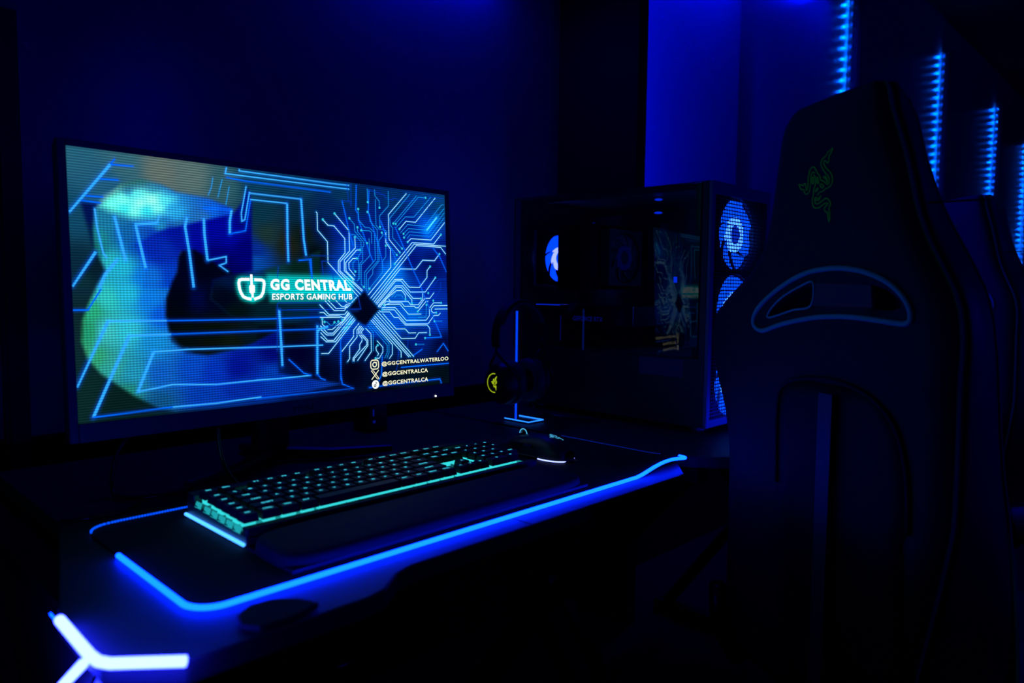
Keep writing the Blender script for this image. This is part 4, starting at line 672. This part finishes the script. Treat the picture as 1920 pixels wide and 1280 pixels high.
em.build('emblem', E_yel, hd)
cable([(1.185, 1.09, 0.785), (1.20, 1.085, 0.755), (1.215, 1.05, ZD+0.0045), (1.23, 0.99, ZD+0.0045), (1.235, 0.93, ZD+0.0045)], 0.002, 'thin headset cable falling from the right ear cup to the desk')
# ---------------------------------------------------------------- computer tower
PX0, PX1, PY0, PY1, PZ0, PZ1 = 1.284, 1.534, 0.716, 1.215, ZD+0.012, 1.2305
pc = thing('computer_tower', 'tall black computer tower with glass side and glowing blue fans, beside the monitor desk', 'computer', ((PX0+PX1)/2, (PY0+PY1)/2, ZD))
T = 0.004
fr = MB()
fr.box(PX0+T, PX1, PY0+0.002, PY1, PZ1-T, PZ1)            # top
fr.box(PX0, PX1, PY0+0.002, PY1, PZ0, PZ0+0.012)          # bottom
fr.box(PX1-T, PX1, PY0+0.002, PY1, PZ0+0.012, PZ1-T)      # right side
fr.box(PX0, PX0+0.006, PY0+0.002, PY0+0.030, PZ0+0.012, PZ1); fr.box(PX0, PX0+0.006, PY1-0.012, PY1, PZ0+0.012, PZ1)
fr.box(PX0, PX0+0.006, PY0+0.030, PY1-0.012, PZ1-0.014, PZ1)
fr.build('case', M_case, pc, bevel=0.0008)
MB().box(PX0+0.001, PX1-T, PY0+0.03, PY1-0.005, PZ0+0.012, 0.884).build('power_supply_shroud', M_case, pc, bevel=0.0008)
rp = MB(); rp.box(PX0+0.006, PX0+0.045, PY1-T, PY1, 0.884, PZ1-T); rp.box(1.462, PX1-T, PY1-T, PY1, 0.884, PZ1-T)
rp.box(PX0+0.045, 1.462, PY1-T, PY1, 0.884, 1.028); rp.box(PX0+0.045, 1.462, PY1-T, PY1, 1.162, PZ1-T); rp.build('rear_panel', M_case, pc)
# side-panel perforation on the shroud, its lit look put in as glowing dots
pf = MB()
for i in range(26):
    for j in range(13):
        y_ = PY0+0.05+0.0040*i+(0.002 if j % 2 else 0); z_ = 0.846+0.0028*j
        if z_ > 0.882: continue
        pf.box(PX0+0.0004, PX0+0.001, y_-0.0008, y_+0.0008, z_-0.0008, z_+0.0008)
E_perf = emi('shroud_hole_glow', (0.0, 0.001, 0.040), 1.0)
pf.build('shroud_vent', E_perf, pc)
# front panel: frame plus woven grille
fp = MB(); b_ = 0.013
fp.box(PX0, PX0+b_, PY0-0.006, PY0+0.0015, PZ0, PZ1); fp.box(PX1-b_, PX1, PY0-0.006, PY0+0.0015, PZ0, PZ1)
fp.box(PX0+b_, PX1-b_, PY0-0.006, PY0+0.0015, PZ1-0.024, PZ1); fp.box(PX0+b_, PX1-b_, PY0-0.006, PY0+0.0015, PZ0, PZ0+0.016)
fp.build('front_frame', mat('front_frame_paint', (0.20, 0.20, 0.22), 0.5), pc, bevel=0.001)
gr = MB(); gx0, gx1, gz0, gz1 = PX0+b_, PX1-b_, PZ0+0.016, PZ1-0.024
n = 33
for i in range(n+1):
    x_ = gx0+(gx1-gx0)*i/n; gr.box(x_-0.0009, x_+0.0009, PY0-0.003, PY0-0.0022, gz0, gz1)
n = 64
for i in range(n+1):
    z_ = gz0+(gz1-gz0)*i/n; gr.box(gx0, gx1, PY0-0.0040, PY0-0.0030, z_-0.0011, z_+0.0011)
gr.build('front_grille', M_plas, pc)
for fx in (PX0+0.025, PX1-0.025):
    for fy in (PY0+0.03, PY1-0.04): MB().lathe((fx, fy, ZD), [(0.016,0.0),(0.018,0.004),(0.018,0.0118),(0,0.0118)], 'z', 20).build('foot', M_plas, pc)
def fan(c, R_, parent, ring_m, blade_m, nb=7, rot=0.0, depth=0.025, name='case_fan', hub_m=None):
    """fan facing along -y; c = centre of the front face"""
    x, y, z = c; fo = MB(); h = R_+0.005
    # square housing with a round opening
    n = 48; vs = []; 
    for yy in (y, y+depth):
        for k in range(n):
            a = 2*math.pi*k/n; vs.append((x+R_*math.cos(a), yy, z+R_*math.sin(a)))
        for k in range(n):
            a = 2*math.pi*k/n; m_ = max(abs(math.cos(a)), abs(math.sin(a))); vs.append((x+h*math.cos(a)/m_, yy, z+h*math.sin(a)/m_))
    fs = []
    for k in range(n):
        k2 = (k+1)%n
        fs += [(k, n+k, n+k2, k2), (2*n+k, 2*n+k2, 3*n+k2, 3*n+k), (k, k2, 2*n+k2, 2*n+k), (n+k, 3*n+k, 3*n+k2, n+k2)]
    fo.add(vs, fs); f_ = fo.build(name, M_plas, parent)
    MB().lathe((x, y+0.004, z), [(0.0,0.0),(R_*0.26,0.0),(R_*0.28,0.003),(R_*0.28,0.016),(0.0,0.016)], 'y', 32).build('hub', hub_m or blade_m, f_)
    MB().lathe((x, y+0.0035, z), [(R_*0.28,-0.001),(R_*0.48,0.0),(R_*0.48,0.006),(R_*0.28,0.006)], 'y', 32, loop=True).build('hub_light', ring_m, f_)
    for k in range(nb):
        m = MB()
        def bf(u, v, k=k):
            r_ = R_*(0.47+0.48*v); a0 = rot+2*math.pi*k/nb+0.55*v; wd = (0.84+0.02*v); a = a0+wd*(u-0.5); return (x+r_*math.cos(a), y+0.004+0.007*u, z+r_*math.sin(a))
        m.grid(bf, 6, 6); o = m.build('blade', blade_m, f_, smooth=True)
        s = o.modifiers.new('th', 'SOLIDIFY'); s.thickness = 0.0012
    return f_
E_fb2 = emi('rear_blade_glow', (0.0, 0.12, 4.0), 1.0)  # rear blades emit, standing in for ring light shining through them
fan((1.396, PY1-0.034, 1.095), 0.0595, pc, E_fan, E_fb2, 7, 0.3)
E_hub = emi('front_hub_glow', (0.0, 0.03, 0.8), 1.0)  # ring light on the front hubs put in as emission
for i, zc in enumerate((1.134, 0.981, 0.832)):
    fan((1.404, PY0+0.003, zc), 0.0735, pc, E_ffan, E_fbl, 7, 0.2+0.5*i, hub_m=E_hub)
# board, cooler, graphics card, memory
MB().box(PX1-0.03, PX1-0.022, 0.90, PY1-0.02, 0.90, 1.205).build('motherboard', M_plas, pc)
ck = MB()
for i in range(24): ck.box(1.322, 1.462, 1.012+0.0049*i, 1.0138+0.0049*i, 1.020, 1.165)
ck.box(1.326, 1.458, 1.012, 1.129, 1.155, 1.168); ck.box(1.326, 1.458, 1.012, 1.129, 1.018, 1.03); ck.box(1.322, 1.323, 1.012, 1.129, 1.02, 1.165)
ck.build('processor_cooler', M_plas_g, pc)
cf = fan((1.392, 0.984, 1.092), 0.058, pc, emi('cooler_ring', (0.0, 0.0015, 0.045), 1.0), M_plas, 9, 0.1, name='cooler_fan')
gc = MB().box(1.310, 1.500, 0.905, 1.195, 0.938, 0.984); g_ = gc.build('graphics_card', M_plas_g, pc, bevel=0.003)
MB().box(1.3092, 1.3098, 1.11, 1.185, 0.9815, 0.9835).build('card_light', E_inner, g_)
tx = MB(); tx.text('GEFORCE RTX', lambda a, b_: (1.3094, 1.07-0.085*a, 0.948+0.010*b_), 0, 0.01); tx.build('card_lettering', E_dim, g_)
MB().box(1.3095, 1.3102, 1.106, 1.108, 0.90, 0.958).build('card_support', emi('support_light', (0.0,0.002,0.10),1.0), g_)
for k in range(4):
    x_ = 1.470; y_ = 0.945+0.009*k
    r_ = MB().box(x_, PX1-0.031, y_, y_+0.005, 1.045, 1.175).build('memory_module', M_plas, pc)
for z_, m_ in ((1.219, E_inner), (1.190, E_inner)):
    MB().lathe((1.40, 0.906, z_), [(0.0,-0.002),(0.006,-0.002),(0.0095,0.0),(0.006,0.002),(0.0,0.002)], 'z', 20).build('top_glow_spot', m_, pc)  # soft spots of reflected blue light built as glowing discs
for y_, z_ in ((1.084, 1.176), (1.070, 1.1705), (1.064, 1.1705)):
    MB().box(1.398, 1.400, y_-0.0025, y_+0.0025, z_-0.0022, z_+0.0022).build('board_light', emi('board_light', (0, 0.003, 0.22), 1.0), pc)
MB().box(1.318, 1.322, 0.806, 0.812, 1.035, 1.047).build('cable_light', E_inner, pc)
# glass side panel (thin sheet: mostly clear, mirror-like at the surface), turned ajar to shift the screen's reflection
mg = bpy.data.materials.new('tempered_glass'); mg.use_nodes = True; nt = mg.node_tree
for n_ in list(nt.nodes): nt.nodes.remove(n_)
out = nt.nodes.new('ShaderNodeOutputMaterial'); mx_ = nt.nodes.new('ShaderNodeMixShader'); tr = nt.nodes.new('ShaderNodeBsdfTransparent'); gl = nt.nodes.new('ShaderNodeBsdfGlossy')
fz = nt.nodes.new('ShaderNodeFresnel'); fz.inputs[0].default_value = 1.48; gl.inputs['Roughness'].default_value = 0.0; tr.inputs[0].default_value = (0.62, 0.64, 0.66, 1); gl.inputs[0].default_value = (0.9, 0.95, 0.9, 1)
nt.links.new(fz.outputs[0], mx_.inputs[0]); nt.links.new(tr.outputs[0], mx_.inputs[1]); nt.links.new(gl.outputs[0], mx_.inputs[2]); nt.links.new(mx_.outputs[0], out.inputs[0])
gl_ = MB(); aj = math.radians(5.2); L_ = 0.462
def gp2(s, z): return (PX0-0.002-math.sin(aj)*s, PY0+0.016+math.cos(aj)*s, z)
a_, b2 = gp2(0, 0.888), gp2(L_, 0.888)
nx = -math.cos(aj)*0.003; ny = -math.sin(aj)*0.003
gl_.add([gp2(0,0.886),gp2(L_,0.886),gp2(L_,PZ1-0.004),gp2(0,PZ1-0.004)], [(0,1,2,3)])
gl_.build('glass_panel', mg, pc)
gf = MB()
for z_ in (0.886, PZ1-0.004): gf.tube([gp2(0, z_), gp2(L_, z_)], 0.0012, 6)
gf.tube([gp2(0, 0.886), gp2(0, PZ1-0.004)], 0.0012, 6); gf.tube([gp2(L_, 0.886), gp2(L_, PZ1-0.004)], 0.0012, 6)
gf.build('glass_edge', M_plas_g, pc)

# ---------------------------------------------------------------- gaming chair
th, rec = math.radians(-28), math.radians(4)
P0 = Vector(CH['P0']); UC = 0.255                        # u of the chair's centre line
Fv = Vector((math.cos(th), math.sin(th), 0)); Rv = Vector((math.sin(th), -math.cos(th), 0))
base = P0+Rv*UC+Fv*0.30; base.z = 0
ch = thing('gaming_chair', 'large black racing-style chair with green snake emblem, back turned, filling the right foreground', 'chair', base, th-math.pi/2, 'gaming chairs', local=True)
# local frame: x = right of the sitter, y = forward, z = up ; back plane starts at y=-0.30
def cp(u, h, f=0.0):     # back-plane coordinates -> local
    return (u-UC, -0.30+f*math.cos(rec)-h*math.sin(rec)+0.0, P0.z+h*math.cos(rec)+f*math.sin(rec))
def prof(pts, h):
    p = sorted(pts, key=lambda q_: q_[1])
    return float(np.interp(h, [a[1] for a in p], [a[0] for a in p]))
hs_ = list(np.linspace(-0.50, 0.27, 46))+[0.285, 0.297, 0.306, 0.313, 0.319, 0.3235, 0.3265]
def sm(fn, h, d=0.012): return (fn(h-d)+2*fn(h)+fn(h+d))/4 if h < 0.28 else fn(h)
Lf = lambda h: prof(CH['L'], h); Rf = lambda h: prof(CH['R'], h); Qf = lambda h: prof(CH['Q'], h)
# rear shell
def section(h):
    l, r = sm(Lf, h), sm(Rf, h)
    if r < l+0.004: l, r = (l+r)/2-0.002, (l+r)/2+0.002
    return l, r
sh = MB(); vs = []; NS = 15
for h in hs_:
    l, r = section(h); dome = 0.012*min(1, (0.33-h)/0.06)
    for i in range(NS):
        t = i/(NS-1); vs.append(cp(l+(r-l)*t, h, -dome*(1-(2*t-1)**4)*0.9))
    for i in range(NS):
        t = 1-i/(NS-1); vs.append(cp(l+(r-l)*t, h, 0.022))
n = 2*NS; k = len(hs_)
fs = [(i*n+j, i*n+(j+1)%n, (i+1)*n+(j+1)%n, (i+1)*n+j) for i in range(k-1) for j in range(n)]+[tuple(range(n-1,-1,-1)), tuple(range((k-1)*n, k*n))]
sh.add(vs, fs)
shell = sh.build('back_shell', M_shell, ch, smooth=True)
# cushion in front with forward-reaching bolsters
cu = MB(); vs = []
def cushion_sec(h):
    l, r = section(h); q_ = Qf(min(h, 0.335)); dr = q_-r
    hh = max(0, min(1, (0.345-h)/0.05)); D = 0.085*hh+0.006
    ql = l+max(-0.004, -dr*0.4) if h < 0.25 else l-dr*0.5*hh; qr = r+dr*hh
    w_ = qr-ql
    P = [(l, 0.022), (l-0.002, 0.030), (l+(ql-l)*0.6-0.004, 0.022+D*0.45), (ql, 0.022+D*0.80), (ql+0.012*min(1,w_/0.1), 0.022+D*0.98), (ql+0.20*w_, 0.022+D*0.88), (ql+0.30*w_, 0.022+D*0.62),
         (ql+0.5*w_, 0.022+D*0.60), (ql+0.70*w_, 0.022+D*0.62), (ql+0.80*w_, 0.022+D*0.88), (qr-0.012*min(1,w_/0.1), 0.022+D*0.98), (qr, 0.022+D*0.80), (r+(qr-r)*0.6+0.004, 0.022+D*0.45), (r+0.002, 0.030), (r, 0.022)]
    return P
NC = 15
for h in hs_: vs += [cp(u, h, f) for u, f in cushion_sec(h)]
fs = [(i*NC+j, (i+1)*NC+j, (i+1)*NC+(j+1)%NC, i*NC+(j+1)%NC) for i in range(k-1) for j in range(NC)]+[tuple(range(NC)), tuple(range(k*NC-1, (k-1)*NC-1, -1))]
cu.add(vs, fs)
cush = cu.build('back_cushion', M_bol, ch, smooth=True)
# lumbar slots cut right through
def cut(ob, polys):
    c = MB()
    for p in polys:
        m_ = len(p); a = [cp(u, h, -0.06) for u, h in p]; b3 = [cp(u, h, 0.16) for u, h in p]
        c.add(a+b3, [tuple(range(m_)), tuple(range(2*m_-1, m_-1, -1))]+[(i, m_+i, m_+(i+1)%m_, (i+1)%m_) for i in range(m_)])
    co = c.build('cutter', M_plas, ch); co.parent = None
    import bmesh
    bm = bmesh.new(); bm.from_mesh(co.data); bmesh.ops.recalc_face_normals(bm, faces=bm.faces); bm.to_mesh(co.data); bm.free()
    bm = bmesh.new(); bm.from_mesh(ob.data); bmesh.ops.recalc_face_normals(bm, faces=bm.faces); bm.to_mesh(ob.data); bm.free()
    md = ob.modifiers.new('cut', 'BOOLEAN'); md.operation = 'DIFFERENCE'; md.object = co; md.solver = 'EXACT'
    pm = ob.parent; ob.parent = None
    dg = bpy.context.evaluated_depsgraph_get(); me = bpy.data.meshes.new_from_object(ob.evaluated_get(dg))
    ob.modifiers.clear(); ob.parent = pm; old = ob.data; nm = old.name; ob.data = me; bpy.data.meshes.remove(old); me.name = nm
    bpy.data.objects.remove(co)
cut(shell, [CH['hl'], CH['hr']]); cut(cush, [CH['hl'], CH['hr']])
# raised lip round the slots, slot trim, lower arch and spine bar
def surf(u, h, e=0.0):
    l, r = section(h); t = min(1, max(0, (u-l)/(r-l))); dome = 0.012*min(1, (0.33-h)/0.06); return cp(u, h, -dome*(1-(2*t-1)**4)*0.9-e)
lip = [surf(p.x, p.y, 0.001) for p in spline([(a, b3, 0) for a, b3 in CH['cres']], 5, True)]
MB().tube(lip, 0.0035, 8, closed=True).build('lumbar_trim', M_pipe, ch, smooth=True)
lip = [surf(p.x, p.y, 0.001) for p in spline([(a, b3, 0) for a, b3 in CH['hl']], 4, True)]
MB().tube(lip, 0.0016, 6, closed=True).build('slot_edge', M_pipe, ch, smooth=True)
ar = [p for p in CH['arch'][1:-1]]; arp = spline([(a, b3, 0) for a, b3 in ar], 5)
ap = MB(); n_ = 12; rowsA = []
lo, hi_ = -0.495, -0.035
def archw(h):
    pts = [(p.x, p.y) for p in arp]; cs = []
    for i in range(len(pts)-1):
        (xa, ya), (xb, yb) = pts[i], pts[i+1]
        if (ya-h)*(yb-h) <= 0 and ya != yb: cs.append(xa+(xb-xa)*(h-ya)/(yb-ya))
    if len(cs) < 2: return (0.163, 0.385) if h < -0.19 else (0.24, 0.30)
    return min(cs), max(cs)
hh_ = [lo+(hi_-lo)*i/24 for i in range(25)]
ap.grid(lambda u, v: surf(archw(lo+(hi_-lo)*v)[0]*(1-u)+archw(lo+(hi_-lo)*v)[1]*u, lo+(hi_-lo)*v, 0.0015), 10, 25)
ao = ap.build('lower_back_panel', M_fin, ch, smooth=True)
s = ao.modifiers.new('th', 'SOLIDIFY'); s.thickness = 0.003
MB().tube([surf(p.x, p.y, 0.002) for p in arp if p.y > -0.46], 0.0030, 8).build('panel_edge', M_fin, ch, smooth=True)
bar = MB(); bar.prism([(-0.012, -0.006), (0.012, -0.006), (0.010, 0.004), (-0.010, 0.004)], 0, 1)
bar.v = [surf(0.281-0.030*(1-z)+x, -0.45+0.405*z, 0.006-y_) for x, y_, z in bar.v]
bar.build('spine_bar', mat('grey_spine', (0.035, 0.035, 0.045), 0.6), ch)
cc = MB(); cc.add([surf(u, h, 0.0008) for u, h in ((0.2455, 0.066), (0.347, 0.0655), (0.3455, 0.092), (0.249, 0.0955))], [(0,1,2,3)])
cc.build('lumbar_column', mat('lumbar_cloth', (0.035, 0.04, 0.04), 0.7), ch)
# piping
pr = MB(); pr.tube([cp(sm(Rf, h), h, 0.014) for h in hs_], 0.0026, 8); pr.build('piping', M_pipe, ch, smooth=True)
pr = MB(); pr.tube([cp(sm(Lf, h), h, 0.014) for h in hs_], 0.0020, 8); pr.build('piping', M_pipe, ch, smooth=True)
def p2(h): P = cushion_sec(h); return cp(P[11][0], h, P[11][1])
pr = MB(); pr.tube([p2(h) for h in hs_[:-3]], 0.0022, 8); pr.build('piping', M_pipe, ch, smooth=True)
pr = MB(); pr.tube([cp(CH['hz'][0][0]+0.02+0.004*i, 0.1826+0.0*i, 0.024+0.011*i) for i in range(7)], 0.0012, 6); pr.build('seam', M_fin, ch)
# emblem on the headrest
lg = MB(); emblem(lg, lambda a, b3: surf(0.2570+a*0.115, 0.2165+b3*0.088, 0.0012), 0.020); lg.build('emblem', M_green, ch)
# seat, arms, base
def seatf(u, v):
    a = 2*math.pi*u; c, s = math.cos(a), math.sin(a); n = 0.45
    zz = [0.0, 0.0, 0.03, 0.075, 0.095, 0.092][int(round(v*5))]; k2 = [0.0, 0.90, 1.0, 0.99, 0.90, 0.0][int(round(v*5))]
    x = 0.262*math.copysign(abs(c)**n, c)*k2; y_ = 0.255*math.copysign(abs(s)**n, s)*k2
    return (x, y_+0.005, 0.405+zz+(0.018*abs(x)/0.26 if v > 0.5 else 0))
MB().grid(seatf, 40, 6, wrapu=True).build('seat', M_leath, ch, smooth=True)
MB().box(-0.13, 0.13, -0.14, 0.12, 0.375, 0.404).build('tilt_mechanism', M_metal, ch, bevel=0.006)
for s in (-1, 1):
    br = MB(); br.tube([(s*0.20, -0.27, 0.42), (s*0.215, -0.30, 0.47), (s*0.20, -0.315, 0.55)], 0.014, 8); br.build('back_bracket', M_metal, ch, smooth=True)
    am = MB(); am.tube([(s*0.20, 0.0, 0.392), (s*0.30, 0.0, 0.392), (s*0.325, 0.0, 0.42), (s*0.325, 0.0, 0.655)], [0.014, 0.014, 0.017, 0.013], 10)
    a_o = am.build('armrest', M_plas, ch, smooth=True)
    MB().box(s*0.325-0.045, s*0.325+0.045, -0.13, 0.14, 0.655, 0.682).build('arm_pad', M_leath, a_o, bevel=0.012, seg=3)
MB().cyl((0,0,0.13),(0,0,0.375),0.026,0.020).build('gas_lift', M_metal, ch, smooth=True)
for k in range(5):
    a = math.radians(72*k+20); c, s = math.cos(a), math.sin(a)
    lg_ = MB().tube([(0.02*c, 0.02*s, 0.125), (0.16*c, 0.16*s, 0.105), (0.31*c, 0.31*s, 0.078)], [0.030, 0.022, 0.016], 8).build('base_leg', M_metal, ch, smooth=True)
    cs = MB(); px_, py_ = 0.31*c, 0.31*s
    for o_ in (-0.012, 0.012):
        q0 = Vector((px_-s*o_*1.0, py_+c*o_*1.0, 0.030)); d_ = Vector((-s, c, 0))*0.009
        cs.cyl(q0-d_, q0+d_, 0.030, n=20)
    cs.tube([(px_, py_, 0.03), (px_, py_, 0.066)], 0.007, 8); cs.build('caster', M_plas, lg_)
ch2 = copy_tree(ch); ch2['label'] = 'farther black racing-style chair with pale emblem, half hidden behind the big chair'
th2 = math.radians(-38); F2 = Vector((math.cos(th2), math.sin(th2), 0))
ch2.location = Vector((2.18, 0.50, 0))+F2*0.30; ch2.rotation_euler = (0, 0, th2-math.pi/2)

# strip internal marks
for o in bpy.data.objects:
    if '_local' in o: del o['_local']
